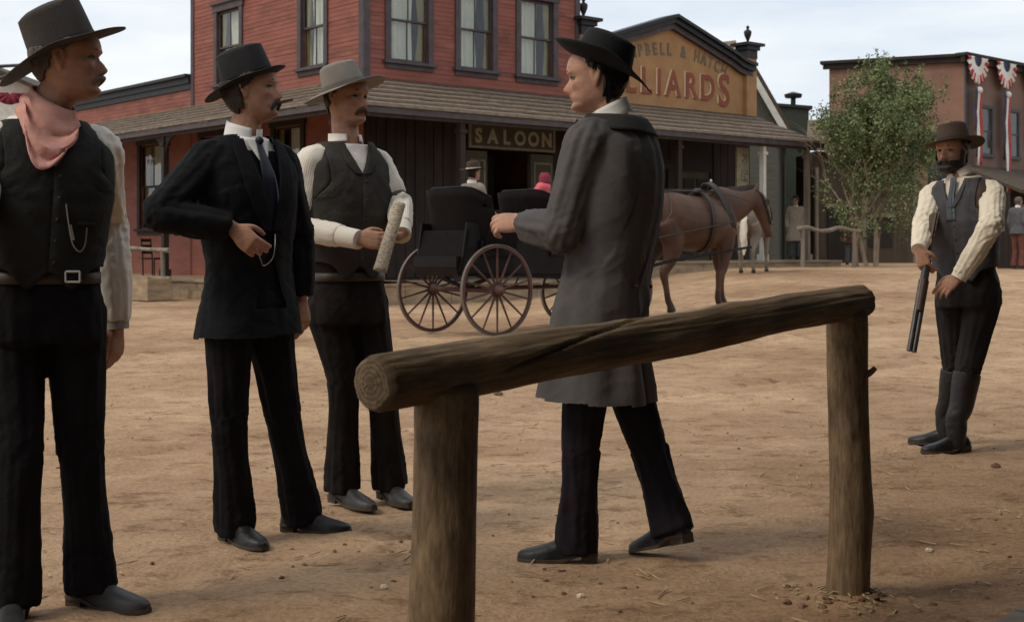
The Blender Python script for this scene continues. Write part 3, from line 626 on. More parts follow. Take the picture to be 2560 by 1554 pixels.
# ------------------------------------------------------------ people
def yaw(deg):
    a = math.radians(deg); return V((math.cos(a), -math.sin(a), 0)), V((math.sin(a), math.cos(a), 0))    # right, forward
def frame(deg, pitch=0., roll=0.):
    R, Fw = yaw(deg); M = Matrix((R, Fw, UP)).transposed()
    return M @ Matrix.Rotation(math.radians(pitch), 3, 'X') @ Matrix.Rotation(math.radians(roll), 3, 'Y')
def ray_solve(px, py, A, L, sg):                             # the point on a pixel's ray at distance L from A
    d = at(px, py, 1.)-V((0,0,CZ)); o = V((0,0,CZ))-A; a = d.dot(d); b = d.dot(o); c = o.dot(o)-L*L; q = b*b-a*c
    t = (-b+sg*math.sqrt(q))/a if q > 0 else -b/a
    return V((0,0,CZ))+d*t
def on_ground(px, py, z): D = (CZ-z)*FPX/(py-HY); return at(px, py, D)
TORSO = [(-.62,.205,.17,0),(-.3,.185,.145,0),(-.12,.172,.128,0),(0,.168,.124,0),(.22,.149,.112,.004),(.42,.16,.12,.006),(.6,.18,.13,.006),(.74,.190,.126,0),(.84,.184,.110,-.008),(.91,.143,.091,-.013),(.96,.106,.078,-.013),(1.0,.072,.066,-.01),(1.05,.06,.06,-.004)]
class Torso:
    def __init__(s, J, k, belly=1.): s.P, s.N, s.Rs, s.Rh, s.k, s.belly = J['pelvis'], J['neck'], J['Rs'], J['Rh'], k, belly; s.mid = J.get('bend', V((0,0,0)))
    def fr(s, q):
        u = (s.N-s.P).normalized(); c = s.P+(s.N-s.P)*q+s.mid*max(0, math.sin(PI*max(0, min(1, q))))
        r = lerp(s.Rh, s.Rs, sm(q)); r = (r-u*r.dot(u)).normalized(); return c, r, u.cross(r), u
    def sect(s, q, off):
        a, b, fo = table(TORSO, q); return a*s.k+off, b*s.k*s.belly+off, fo*s.k
    def surf(s, q, u, off, p=2.4):                            # u: angle from the breastbone, positive to the right side
        c, r, f, U = s.fr(q); a, b, fo = s.sect(q, off); x, y = math.sin(u), math.cos(u)
        return c+r*(math.copysign(abs(x)**(2/p), x)*a)+f*(math.copysign(abs(y)**(2/p), y)*b+fo)
    def ux(s, q, x, off, p=2.4):                              # angle at lateral distance x on the front
        a = s.sect(q, off)[0]; return math.copysign(math.asin(min(1, (abs(x)/a)**(p/2))), x)
    def tube(s, q0, q1, off, n=28, m=26, skirt=None):
        mb = MB(); rows = []
        for i in range(m+1):
            q = lerp(q0, q1, i/m); o = off+(skirt(q) if skirt else 0); rows.append([s.surf(q, 2*PI*k/n, o) for k in range(n)])
        b, mm, nn = mb.grid(rows, True, flip=True); mb.f.append(tuple(range(b, b+mm))); mb.f.append(tuple(b+(nn-1)*mm+k for k in range(mm-1, -1, -1))); mb.uv = {}; return mb
    def patch(s, q0, q1, u0, u1, off, m=24, n=14, bump=None, qw=None): # u0(q), u1(q) give the edges
        rows = []
        for i in range(m+1):
            q = lerp(q0, q1, i/m); a, b = u0(q), u1(q)
            rows.append([s.surf(q+(qw(q, lerp(a, b, j/n)) if qw else 0), lerp(a, b, j/n), off+(bump(q, j/n) if bump else 0)) for j in range(n+1)])
        mb = MB(); mb.grid(rows); return mb
    def local(s, p):
        d = p-s.P; L = (s.N-s.P); q = d.dot(L)/L.dot(L); c, r, f, U = s.fr(q); e = p-c; return q, e.dot(r), e.dot(f)
def folds(segs, joints, base=.002, seed=0., drape=0.):
    segs = [(a, (b-a).normalized(), (b-a).length) for a, b in segs]
    ref = []
    for a, d, L in segs: x = V((1,0,0)) if abs(d.x) < .8 else V((0,1,0)); x = (x-d*x.dot(d)).normalized(); ref.append((x, d.cross(x)))
    def f(p, n):
        best = None
        for (a, d, L), (x, y) in zip(segs, ref):
            t = max(0, min(L, (p-a).dot(d))); e = p-a-d*t; dd = e.length
            if best is None or dd < best[0]: best = (dd, (p-a).dot(d), e.normalized() if dd else x, x, y)
        dd, t, e, x, y = best; c, s_ = e.dot(x), e.dot(y)
        am = base
        for j, r, A in joints: am += A*math.exp(-((p-j).length/r)**2)
        ta = t+.9*dd*c+.3*dd*s_; tb = t-.7*dd*c+.5*dd*s_
        w1 = 1-2*abs(noise.noise(V((ta*17+seed, c*.9, s_*.9+seed)))); w2 = 1-2*abs(noise.noise(V((tb*12+seed*2, c*1.1+4, s_*1.1))))
        v = .8*max(w1, w2)**2*(1 if max(w1, w2) > 0 else -1)+.6*noise.noise(V((t*7, c*1.5+seed, s_*1.5)))-.35
        d_ = drape*noise.noise(V((c*3.2+seed, s_*3.2, t*3.5))) if drape else 0
        return am*v+d_
    return f
def head_radius(kz):
    pass
HF = [(-.118,.030),(-.112,.058),(-.100,.084),(-.088,.087),(-.077,.079),(-.066,.084),(-.056,.086),(-.046,.084),(-.03,.083),(-.012,.082),(.004,.080),(.014,.085),(.026,.092),(.045,.092),(.07,.083),(.092,.062),(.108,.035),(.117,.004)]
HB = [(-.118,.02),(-.1,.035),(-.08,.055),(-.05,.082),(-.02,.098),(.02,.105),(.05,.101),(.08,.083),(.1,.058),(.112,.03),(.117,.004)]
HW = [(-.118,.018),(-.108,.034),(-.095,.048),(-.075,.060),(-.05,.066),(-.02,.0695),(.01,.073),(.04,.074),(.07,.065),(.09,.05),(.106,.03),(.117,.004)]
NOSE = [(-.058,0),(-.05,.004),(-.044,.016),(-.038,.026),(-.031,.028),(-.02,.022),(-.008,.014),(.004,.007),(.014,.003),(.025,0)]
def head_pt(z, a, off=0.):
    yf, yb, w = table(HF, z)[0]+off, table(HB, z)[0]+off, table(HW, z)[0]+off
    c, s_ = math.cos(a), math.sin(a); p = 2.25
    x = math.copysign(abs(s_)**(2/p), s_)*w; y = math.copysign(abs(c)**(2/p), c)*(yf if c > 0 else yb)
    if c > 0 and off < .004:
        nz = table(NOSE, z)[0] if -.058 < z < .025 else 0; sg = lerp(.0085, .0135, sm((.01-z)/.05))
        y += nz*math.exp(-(x/sg)**2)
        g = lambda x0, sx, z0, sz: math.exp(-(((abs(x)-x0)/sx)**2)-(((z-z0)/sz)**2))
        y += -.0135*g(.031, .015, .003, .010)+.007*g(.028, .020, .021, .007)+.006*g(.046, .016, -.018, .013)-.004*g(.05, .014, -.055, .018)
        y += .0045*g(.0125, .006, -.041, .0065)-.0035*g(.026, .006, -.046, .012)-.005*g(.042, .014, -.05, .016)
        y += .004*g(0, .020, -.0575, .005)+.0045*g(0, .018, -.0685, .005)-.005*g(0, .024, -.063, .0028)-.003*g(0, .022, -.078, .006)
    return V((x, y, z))
def head_mb(J, k):
    k = k*J.get('kh', 1.); C, M = J['head'], J['Mh']; mb = MB(); nz, na = 64, 72; rows = []
    for i in range(nz+1):
        z = -.118+.235*i/nz; rows.append([C+M@(head_pt(z, -2*PI*j/na)*k) for j in range(na)])
    b, m, n = mb.grid(rows, True); mb.f.append(tuple(range(b+m-1, b-1, -1))); mb.f.append(tuple(b+(n-1)*m+q for q in range(m)))
    for sg in (-1, 1):
        for zz, rr in ((.0105, .0038), (-.0045, .0028)):
            mb.tube([(C+M@(V((sg*.018, .0735, zz-.003))*k), .002), (C+M@(V((sg*.027, .0775, zz))*k), rr), (C+M@(V((sg*.037, .0745, zz))*k), rr), (C+M@(V((sg*.046, .066, zz-.003))*k), .002)], n=7, sub=2)
    for sg in (-1, 1):                                       # ears
        e = [V((sg*.071, -.004, -.032)), V((sg*.078, -.012, -.012)), V((sg*.083, -.019, .012)), V((sg*.079, -.012, .027)), V((sg*.075, .002, .02)), V((sg*.073, .004, -.002))]
        mb.tube([(C+M@(p*k), .0075*k, .006*k) for p in e], n=8, sub=3); mb.ball(C+M@(V((sg*.073, -.006, -.004))*k), (.008*k, .013*k, .024*k), M, 6)
    mb.uv = {}; return mb
def shell(J, k, mask, off, seed=0, rough=.004, nz=64, na=110):
    k = k*J.get('kh', 1.); C, M = J['head'], J['Mh']; mb = MB(); idx = {}
    P = {}
    for i in range(nz+1):
        for j in range(na):
            z = -.117+.232*i/nz; a = -PI+2*PI*j/na
            h = head_pt(z, a, 0); o = head_pt(z, a, off); 
            P[i, j] = (z, a, o+ (o.normalized()*rough*noise.noise(V((o.x*120, o.y*120, o.z*35+seed)))))
    def vid(i, j):
        j %= na
        if (i, j) not in idx: idx[i, j] = len(mb.v); mb.v.append(C+M@(P[i, j][2]*k))
        return idx[i, j]
    for i in range(nz):
        for j in range(na):
            z, a, _ = P[i, j]
            if mask(z, abs(a), a): mb.f.append((vid(i, j), vid(i+1, j), vid(i+1, j+1), vid(i, j+1)))
    return mb
def hand_mb(W, d, pn, th, k=1., curl=(.3,.35,.4,.5), thumb=.35, spread=.06, fl=1.):
    """wrist, pointing direction, palm normal, thumb side; one curl (radians per joint) for each finger"""
    d = d.normalized(); pn = (pn-d*pn.dot(d)).normalized(); ac = d.cross(pn); th = ac if ac.dot(th) > 0 else -ac; mb = MB()
    mb.tube([(W-d*.03*k, .027*k, .021*k), (W+d*.005*k, .029*k, .020*k), (W+d*.035*k+th*.004*k, .038*k, .019*k), (W+d*.075*k, .042*k, .016*k), (W+d*.098*k, .038*k, .012*k)], side=th, n=14, sub=3, p=2.5)
    ln = ((.044,.027,.022), (.049,.031,.024), (.045,.029,.023), (.035,.022,.020))
    for i in range(4):
        o = W+d*(.092-.004*abs(i-1))*k+th*(.030-.020*i)*k; D = (d+th*(1.2-i)*spread).normalized(); c = curl[i]; pts = [(o-D*.02*k, .0095*k), (o, .0098*k)]; ang = 0; p = o
        for q, L in enumerate(ln[i]):
            ang += c*(1. if q == 0 else 1.15); v = D*math.cos(ang)+pn*math.sin(ang); p = p+v*L*k*fl; pts.append((p, (.0090, .0082, .0066)[q]*k))
        mb.tube(pts, n=9, sub=2)
    o = W+d*.022*k+th*.026*k+pn*.006*k; v1 = (th*.62+d*.7+pn*thumb).normalized(); v2 = (th*.15+d*.9+pn*(thumb+.25)).normalized(); v3 = (th*-.1+d*.9+pn*(thumb+.35)).normalized()
    mb.tube([(o-v1*.02*k, .014*k), (o+v1*.018*k, .0145*k), (o+v1*.042*k, .0115*k), (o+v1*.042*k+v2*.03*k, .0105*k), (o+v1*.042*k+v2*.03*k+v3*.026*k, .0075*k)], n=9, sub=2)
    mb.uv = {}; return mb
def limb(J, s): return J['sh'+s], J['el'+s], J['wr'+s]
def arm_mb(J, s, k, r):                                      # r: radii at shoulder, upper, elbow, forearm, wrist
    a, b, c = limb(J, s); inn = (J['sh'+('R' if s == 'L' else 'L')]-a).normalized(); mb = MB()
    st = [(a+inn*.05*k+V((0,0,.012)), r[0]*.92), (a, r[0]), (lerp(a, b, .4), r[1]), (lerp(a, b, .82), lerp(r[1], r[2], .8)), (b, r[2]), (lerp(b, c, .25), lerp(r[2], r[3], .7)), (lerp(b, c, .6), r[3]), (lerp(b, c, .97), r[4])]
    mb.tube(st, n=16, sub=4); mb.uv = {}; return mb
def leg_mb(J, s, k, r, q1=1.0, hem=0.):                      # r: thigh, mid thigh, knee, calf, hem ; q1 fraction of the shin covered
    h, kn, an = J['hip'+s], J['kn'+s], J['an'+s]; mb = MB(); e = lerp(kn, an, q1); d = (an-kn).normalized()
    st = [(h+V((0,0,.05)), r[0]), (lerp(h, kn, .12), r[0]), (lerp(h, kn, .5), r[1]), (kn, r[2]), (lerp(kn, e, .45), r[3]), (lerp(kn, e, .85), lerp(r[3], r[4], .6)), (e+d*hem, r[4], r[4]*1.1)]
    mb.tube(st, n=18, sub=4); mb.uv = {}; return mb
def body_mb(J, k, hands, T):
    mb = head_mb(J, k); C, M = J['head'], J['Mh']
    nb = J['neck']; mb.tube([(nb-V((0,0,.05)), .066*k), (nb+V((0,0,.0)), .062*k), (C+M@(V((0,-.026,-.075))*k), .058*k), (C+M@(V((0,-.03,-.02))*k), .052*k)], n=16)
    mb.add(T.tube(-.06, 1.0, -.025, 20, 18))
    for s in 'LR':
        mb.add(arm_mb(J, s, k, [.042*k, .037*k, .03*k, .03*k, .025*k])); mb.add(leg_mb(J, s, k, [.06*k, .058*k, .047*k, .047*k, .035*k]))
        an, hl, fx, uz = J['an'+s], J['heel'+s], (J['toe'+s]-J['heel'+s]), J['up'+s]; mb.tube([(an+uz*.02, .027), (an-uz*.045, .027, .026), (hl+fx*.5+uz*.04, .028, .022), (hl+fx*.78+uz*.03, .026, .014)], n=10)
        if s in hands: mb.add(hands[s])
    mb.uv = {}; return mb
def boot_mbs(heel, toe, an, up, k=1., w=1., square=False):
    x = (toe-heel); L = x.length; x = x/L; z = (up-x*up.dot(x)).normalized(); y = z.cross(x); sc = L/.29; mb = MB(); rows = []
    tb = [(0,.026,.07),(.012,.034,.088),(.05,.037,.1),(.09,.036,.102),(.13,.037,.085),(.18,.046,.064),(.22,.046,.052),(.255,.038,.043),(.278,.026,.036),(.289,.012,.028)]
    n = 18
    for q in [i/26*.289 for i in range(27)]:
        wd, h = table(tb, q); wd *= w; z0 = lerp(.034, .012, sm((q-.05)/.09)); r = []
        for j in range(n):
            a = 2*PI*j/n; c, s_ = math.cos(a), math.sin(a); yy = math.copysign(abs(c)**.75, c)*wd; zz = (h-z0)*(max(0, s_)**.9) if s_ > 0 else 0
            r.append(heel+x*q*sc+y*yy+z*(z0+zz))
        rows.append(r)
    b, m, nn = mb.grid(rows, True); mb.f.append(tuple(range(b+m-1, b-1, -1))); mb.f.append(tuple(b+(nn-1)*m+k_ for k_ in range(m)))
    mb.uv = {}
    sole = MB(); rows = []
    for q in [i/24*.293-.002 for i in range(25)]:
        wd = table(tb, max(0, q))[0]*w*1.08+.002; zb = lerp(.024, .0, sm((q-.055)/.08)); rows.append([heel+x*q*sc+y*wd+z*zb, heel+x*q*sc+y*wd+z*(zb+.012), heel+x*q*sc-y*wd+z*(zb+.012), heel+x*q*sc-y*wd+z*zb])
    sole.grid(rows, True); sole.f += [(3,2,1,0), tuple(len(sole.v)-4+i for i in range(4))]; sole.uv = {}
    hb = MB(); hb.prism([heel+x*.0-y*.03*w, heel+x*.058*sc-y*.032*w, heel+x*.058*sc+y*.032*w, heel+x*.0+y*.03*w], z*.028)
    return mb, sole, hb
def hat_mbs(c, M, a, b, h, top=.88, bw=(.075,.08,.06), lift=(.0,-.01,.03), crease=.0, dome=.012, flare=0., tilt_top=0.):
    """crown base ellipse a x b; brim widths front, back, side and how far each edge is lifted"""
    n = 56; rows = []
    for i in range(13):
        v = i/12; s_ = lerp(1, top, v**1.3)+flare*math.sin(PI*v); rows.append([c+M@V((a*s_*math.sin(2*PI*j/n), b*s_*math.cos(2*PI*j/n), h*v*(1+tilt_top*math.cos(2*PI*j/n)))) for j in range(n)])
    for r, dz in ((.93, .008), (.8, .013), (.6, .013), (.4, .012), (.2, .012), (.03, .012)):
        s_ = top*r; row = []
        for j in range(n):
            x, y = math.sin(2*PI*j/n), math.cos(2*PI*j/n); cz = -crease*math.exp(-(x*r/.35)**2)*(1-.3*r)+dome*(1-r*r)
            row.append(c+M@V((a*s_*x, b*s_*y, h*(1+tilt_top*y*r)+dz*.6+cz)))
        rows.append(row)
    mb = MB(); mb.grid(rows, True, flip=True)
    rows = []
    for i in range(9):
        v = i/8; row = []
        for j in range(n):
            x, y = math.sin(2*PI*j/n), math.cos(2*PI*j/n); wf = max(0, y)**1.6; wb = max(0, -y)**1.6; ws = 1-wf-wb
            w = bw[0]*wf+bw[1]*wb+bw[2]*ws; z = (lift[0]*wf+lift[1]*wb+lift[2]*ws)*v**1.7+.003*noise.noise(V((x*2, y*2, a*50)))*v
            row.append(c+M@V(((a+w*v)*x, (b+w*v)*y, z)))
        rows.append(row)
    br = MB(); br.grid(rows, True); br.uv = {}; mb.uv = {}
    bd = MB(); bd.grid([[c+M@V(((a*(1-.02*q)+.0025)*math.sin(2*PI*j/n), (b*(1-.02*q)+.0025)*math.cos(2*PI*j/n), .004+.022*q)) for j in range(n)] for q in (0, .5, 1)], True, flip=True); bd.uv = {}
    return mb, br, bd
def skin_material(name, col):
    m, nt, N, L, b = plain_nodes(name); at_ = N('ShaderNodeAttribute'); at_.attribute_name = 'tone'; tc = N('ShaderNodeTexCoord')
    n = N('ShaderNodeTexNoise'); n.inputs['Scale'].default_value = 22; n.inputs['Detail'].default_value = 6; L(tc.outputs['Object'], n.inputs['Vector'])
    r = N('ShaderNodeValToRGB'); e = r.color_ramp.elements; e[0].position = .3; e[0].color = (*[c*.82 for c in col], 1); e[1].position = .7; e[1].color = (*[c*1.12 for c in col], 1); L(n.outputs[0], r.inputs[0])
    mx = N('ShaderNodeMix'); mx.data_type = 'RGBA'; mx.blend_type = 'MULTIPLY'; mx.inputs[0].default_value = 1; L(r.outputs[0], mx.inputs[6]); L(at_.outputs['Color'], mx.inputs[7]); L(mx.outputs[2], b.inputs['Base Color'])
    b.inputs['Roughness'].default_value = .62; b.inputs['Specular IOR Level'].default_value = .25; b.inputs['Subsurface Weight'].default_value = .1; b.inputs['Subsurface Radius'].default_value = (.02,.008,.004); b.inputs['Subsurface Scale'].default_value = .25
    n2 = N('ShaderNodeTexNoise'); n2.inputs['Scale'].default_value = 130; n2.inputs['Detail'].default_value = 5; L(tc.outputs['Object'], n2.inputs['Vector']); mp = N('ShaderNodeMapping'); mp.inputs['Scale'].default_value = (25, 25, 75); L(tc.outputs['Object'], mp.inputs[0]); n3 = N('ShaderNodeTexNoise'); n3.inputs['Scale'].default_value = 1; L(mp.outputs[0], n3.inputs['Vector'])
    ad = N('ShaderNodeMath'); ad.operation = 'MULTIPLY_ADD'; ad.inputs[1].default_value = .5; L(n2.outputs[0], ad.inputs[0]); L(n3.outputs[0], ad.inputs[2])
    bp = N('ShaderNodeBump'); bp.inputs['Strength'].default_value = .35; bp.inputs['Distance'].default_value = .005; L(ad.outputs[0], bp.inputs['Height']); L(bp.outputs[0], b.inputs['Normal']); return m
skin = skin_material('tanned_skin', (.42,.225,.145)); skinp = skin_material('fair_skin', (.50,.275,.19)); skind = mat('far_skin', (.38,.21,.14), .55, .12, 14)
def eye_material():
    w = mat('eye_white', (.34,.29,.26), .3, .05, 5); i = mat('eye_iris', (.03,.018,.012), .2, .2, 50); return [w, i]
EYE = eye_material()
def eyes(root, J, k):
    k = k*J.get('kh', 1.); C, M = J['head'], J['Mh']
    for sg in (-1, 1):
        mb = MB(); c = C+M@(V((sg*.031, .0650, .003))*k); mb.ball(c, (.0112*k,)*3, M, 10); mb.uv = {}
        f = M@V((0,1,0))
        for i, q in enumerate(mb.f):
            p = sum((mb.v[t] for t in q), V((0,0,0)))/len(q)
            if (p-c).normalized().dot(f) > .80: mb.mi[i] = 1
        part('eye', mb, EYE, root)
def brows(root, J, k, m, drop=0.):
    k = k*J.get('kh', 1.); C, M = J['head'], J['Mh']
    for sg in (-1, 1):
        mb = MB(); mb.tube([(C+M@(V((sg*.015, .0905, .0235-drop))*k), .0024), (C+M@(V((sg*.031, .0865, .0275-drop))*k), .0038), (C+M@(V((sg*.05, .069, .022-drop))*k), .0015)], n=6); mb.uv = {}; part('eyebrow', mb, m, root)
        mb = MB(); mb.tube([(C+M@(V((sg*.019, .0755, .0035))*k), .0012), (C+M@(V((sg*.027, .0795, .0065))*k), .0022), (C+M@(V((sg*.037, .0765, .0062))*k), .0022), (C+M@(V((sg*.047, .067, .002))*k), .0012)], n=6); mb.uv = {}; part('eyelash', mb, m, root)
def moustache(root, J, k, m, drop=.02, w=.034, th=.008):
    k = k*J.get('kh', 1.); C, M = J['head'], J['Mh']; mb = MB()
    for sg in (-1, 1):
        mb.tube([(C+M@(V((sg*-.002, .094, -.052))*k), th*.8, th*.8), (C+M@(V((sg*.010, .0945, -.0535))*k), th, th), (C+M@(V((sg*.024, .085, -.058-.2*drop))*k), th, th*.9), (C+M@(V((sg*w, .073, -.062-drop))*k), th*.35)], n=8, sub=4)
    mb.uv = {}; mb.v = [p+V((noise.noise(p*180), noise.noise(p*180+V((3,3,3))), noise.noise(p*180+V((9,0,0)))))*.0012 for p in mb.v]; part('moustache', mb, m, root)
def base_person(name_label, J, k, hands, skinm, T, group=None, vox=.0048, shave=1.):
    xs = [J['anL'], J['anR']]; p = (xs[0]+xs[1])/2; loc = V((p.x, p.y, gz(p.x, p.y)))
    root = thing('person', name_label, 'person', loc, group=group)
    b = remesh(body_mb(J, k, hands, T), vox, 2, fac=.4); o = part('body', b, skinm, root, sharp=0)
    # skin tones that belong to the face: ruddy cheeks and nose, lips, shaven jaw
    ca = o.data.color_attributes.new('tone', 'FLOAT_COLOR', 'POINT'); Mi = J['Mh'].inverted(); kk = k*J.get('kh', 1.); C = J['head']
    for i, p in enumerate(b.v):
        q = (Mi @ (p-C))/kk; col = V((1, 1, 1))
        if q.y > -.02 and -.13 < q.z < .1 and abs(q.x) < .1:
            lip = math.exp(-(q.x/.021)**4-((q.z+.063)/.008)**2)*(q.y > .07); red_ = math.exp(-((abs(q.x)-.04)/.018)**2-((q.z+.025)/.018)**2)*.6+math.exp(-(q.x/.016)**2-((q.z+.034)/.014)**2)*.7
            stub = sm((-.035-q.z)/.025)*sm((q.y+.01)/.03)*(.55+.45*noise.noise(p*260)); col = V((1-.05*red_-.15*lip-.30*stub*shave, 1-.20*red_-.45*lip-.32*stub*shave, 1-.22*red_-.42*lip-.30*stub*shave))
        col *= 1+.10*noise.noise(p*70)+.06*noise.noise(p*240)
        ca.data[i].color = (col.x, col.y, col.z, 1)
    eyes(root, J, k); return root
def px_joints(D, psi, hip_psi, head_psi, neck, pelvis, head, armL, armR, legL, legR, k=1., hp=0., hr=0., dz=0.):
    """joints from where they stand in the picture; arms (elbow px, wrist px, sign, sign); legs (knee px, ankle px, toe px, heel px, lift)"""
    Rs, Fs = yaw(psi); Rh, Fh = yaw(hip_psi); J = dict(Rs=Rs, Fs=Fs, Rh=Rh, Fh=Fh, kh=1.07)
    J['neck'] = at(*neck, D); J['pelvis'] = at(*pelvis, D+dz); J['head'] = at(*head, D); J['Mh'] = frame(head_psi, hp, hr)
    u = (J['neck']-J['pelvis']); c = J['pelvis']+u*.84
    for s, sg, ar, lg in (('R', 1, armR, legR), ('L', -1, armL, legL)):
        J['sh'+s] = c+Rs*(.172*k*sg); J['el'+s] = at(*ar[0]) if len(ar[0]) == 3 else ray_solve(*ar[0], J['sh'+s], .295*k, ar[2]); J['wr'+s] = at(*ar[1]) if len(ar[1]) == 3 else ray_solve(*ar[1], J['el'+s], .262*k, ar[3])
        J['hip'+s] = J['pelvis']+Rh*(.092*k*sg)-V((0,0,.02))
        lift = lg[4] if len(lg) > 4 else 0
        J['heel'+s] = on_ground(*lg[3], .0+lift); J['toe'+s] = on_ground(*lg[2], .0)
        hd = (J['toe'+s]-J['heel'+s]).normalized(); L = .29*k
        if (J['toe'+s]-J['heel'+s]).length > L*1.12 or (J['toe'+s]-J['heel'+s]).length < L*.88: J['toe'+s] = J['heel'+s]+hd*L
        upv = V((0,0,1)); upv = (upv-hd*upv.dot(hd)).normalized(); J['up'+s] = upv
        J['an'+s] = J['heel'+s]+hd*.075+upv*.115
        if lg[0]: J['kn'+s] = at(*lg[0], lerp(J['hip'+s], J['an'+s], .52).y+hd.y*.05)
        else:
            a, b = J['hip'+s], J['an'+s]; J['kn'+s] = lerp(a, b, .51)+hd*.03
    return J
def dress_boots(root, J, k, m, shaft=.22, w=1.):
    for s in 'LR':
        b, so, hb = boot_mbs(J['heel'+s], J['toe'+s], J['an'+s], J['up'+s], k, w)
        o = part('boot', b, m, root); 
        sh = MB(); a, kn = J['an'+s], J['kn'+s]; sh.tube([(a-V((0,0,.03)), .043, .047), (a+V((0,0,.03)), .044, .047), (lerp(a, kn, shaft*.6), .050), (lerp(a, kn, shaft), .054)], n=16); sh.uv = {}; part('shaft', sh, m, o)
        part('sole', so, MATS['sole_leather'], o); part('heel', hb, MATS['sole_leather'], o, smooth=False)
mat('sole_leather', (.07,.05,.035), .7, .3, 20)
def trousers_mb(J, k, T, r, waist=.22, q1=.99, hem=.03, base=.0012, seed=1., vox=.009, kn=.007, ank=.010, drape=.009, it=4):
    mb = MB(); mb.add(T.tube(-.10, waist, .013, 22, 12))
    for s in 'LR': mb.add(leg_mb(J, s, k, r, q1, hem))
    segs = [(J['hip'+s], J['kn'+s]) for s in 'LR']+[(J['kn'+s], J['an'+s]) for s in 'LR']
    jt = [(J['kn'+s], .10, kn) for s in 'LR']+[(J['an'+s]+V((0,0,.05)), .09, ank) for s in 'LR']+[(lerp(J['hipL'], J['hipR'], .5), .13, .006)]
    return remesh(mb, vox, it, folds(segs, jt, base, seed, drape))
def sleeve_folds(J, base=.0025, A=.008, seed=0., drape=.004, sides='LR'):
    segs = []; jt = []
    for s in sides: a, b, c = limb(J, s); segs += [(a, b), (b, c)]; jt += [(b, .085, A), (a, .07, A*.5), (c, .06, A*.5)]
    segs.append((J['pelvis'], J['neck'])); jt.append((lerp(J['pelvis'], J['neck'], .2), .16, A*.6))
    return folds(segs, jt, base, seed, drape)
def collar(root, J, k, m, h0=.0, h1=.045, r=.062, gap=.35, name='collar', front=.6, lean=.3):
    """standing collar round the neck, open at the throat"""
    nb = J['neck']; ax = (J['head']+J['Mh']@V((0,-.03,-.07))-nb).normalized(); R = J['Rs']; R = (R-ax*R.dot(ax)).normalized(); Fw = ax.cross(R); rows = []
    for i in range(5):
        v = i/4; row = []
        for j in range(37):
            a = -PI+gap*.5+(2*PI-gap)*j/36; a += PI; fr = .5+.5*math.cos(a)
            hh = lerp(h0-.018*fr, lerp(h1, h1*front, fr), v); rr = r*k*(1.06-.06*v)
            row.append(nb+ax*hh+R*(rr*math.sin(a))+Fw*(rr*1.02*math.cos(a)-.004))
        rows.append(row)
    mb = MB(); mb.grid(rows); mb.uv = {}; part(name, mb, m, root, solid=.005)
def vest(root, J, T, k, m, off, q0, vq, vx, arm=.128, lap=None, backm=None, fold=None, topq=.965):
    """waistcoat: hem q0, neck opening starting at vq and vx wide at the shoulder"""
    def uv_(q): return T.ux(q, -.006 if q < vq else -.006+(vx+.006)*min(1, (q-vq)/(.93-vq))**.9, off)
    def ua(q): 
        if q < .62: return PI/2
        x = lerp(.19*k, arm*k, sm((q-.62)/.12)); return min(PI/2, abs(T.ux(q, x, off)))
    def bm(q, j): return .004*noise.noise(V((q*9, j*3, off*100)))+.003*noise.noise(V((q*22, j*7, 3)))
    def qw(q, u):                                            # hem dips to two points in front and lifts over the hips
        a = abs((u+PI) % (2*PI)-PI); return (-.075*math.exp(-((a-.30)/.22)**2)+.015*math.exp(-(a/.1)**2)+.03*math.exp(-((a-1.5)/.5)**2)-.01*math.sin(a*5))*max(0, 1-(q-q0)/.22)
    fr = MB()
    for sg in (-1, 1):
        p = T.patch(q0, topq, lambda q: sg*min(uv_(q), ua(q)), lambda q: sg*ua(q), off+(.004 if sg > 0 else 0), 44, 18, bm, qw); fr.add(p)
        if sg > 0: pass
    fr.uv = {}; o = part('waistcoat', fr, m, root, solid=.006)
    bk = T.patch(q0, topq, lambda q: ua(q), lambda q: 2*PI-ua(q), off, 44, 30, bm, qw); bk.uv = {}; part('waistcoat_back', bk, backm or m, o, solid=.006)
    if lap:
        for sg in (-1, 1):
            lw = lambda q: lap*math.sin(PI*min(1, max(.02, (q-vq)/(.96-vq)))**.7)**.6
            def xin(q): return .004+(vx-.004)*min(1, (q-vq)/(.93-vq))**.9-.006
            p = T.patch(vq+.01, .95, lambda q: sg*T.ux(q, max(.001, xin(q)), off), lambda q: sg*T.ux(q, xin(q)+lw(q), off), off+.010, 26, 5); p.uv = {}; part('lapel', p, m, o, solid=.004)
    for i in range(5):
        q = lerp(q0+.04, vq-.03, i/4); c = T.surf(q, -.03, off+.004); n_ = T.fr(q)[2]; b = MB(); b.ball(c, (.007,.007,.007), n=5); b.uv = {}; part('button', b, MATS['button'], o)
    return o
mat('button', (.03,.025,.02), .4, .2, 30)
def chain(root, pts, m, sag=0., name='watch_chain', r=.0022):
    mb = MB(); mb.tube([(p, r) for p in pts], n=6, sub=6); mb.uv = {}; return part(name, mb, m, root)
silver = mat('silver', (.42,.40,.37), .35, .1, 20, metal=.8)
felt1 = mat('brown_grey_felt', (.062,.053,.047), .9, .2, 9, bump=.3, bscale=150); felt2 = mat('black_felt', (.022,.021,.021), .85, .25, 9, bump=.3, bscale=150)
felt3 = mat('grey_felt', (.21,.185,.16), .9, .15, 9, bump=.3, bscale=150); felt4 = mat('jet_black_felt', (.011,.011,.012), .85, .25, 9, bump=.3, bscale=150); felt5 = mat('dark_brown_felt', (.06,.036,.024), .85, .2, 9, bump=.3, bscale=150)
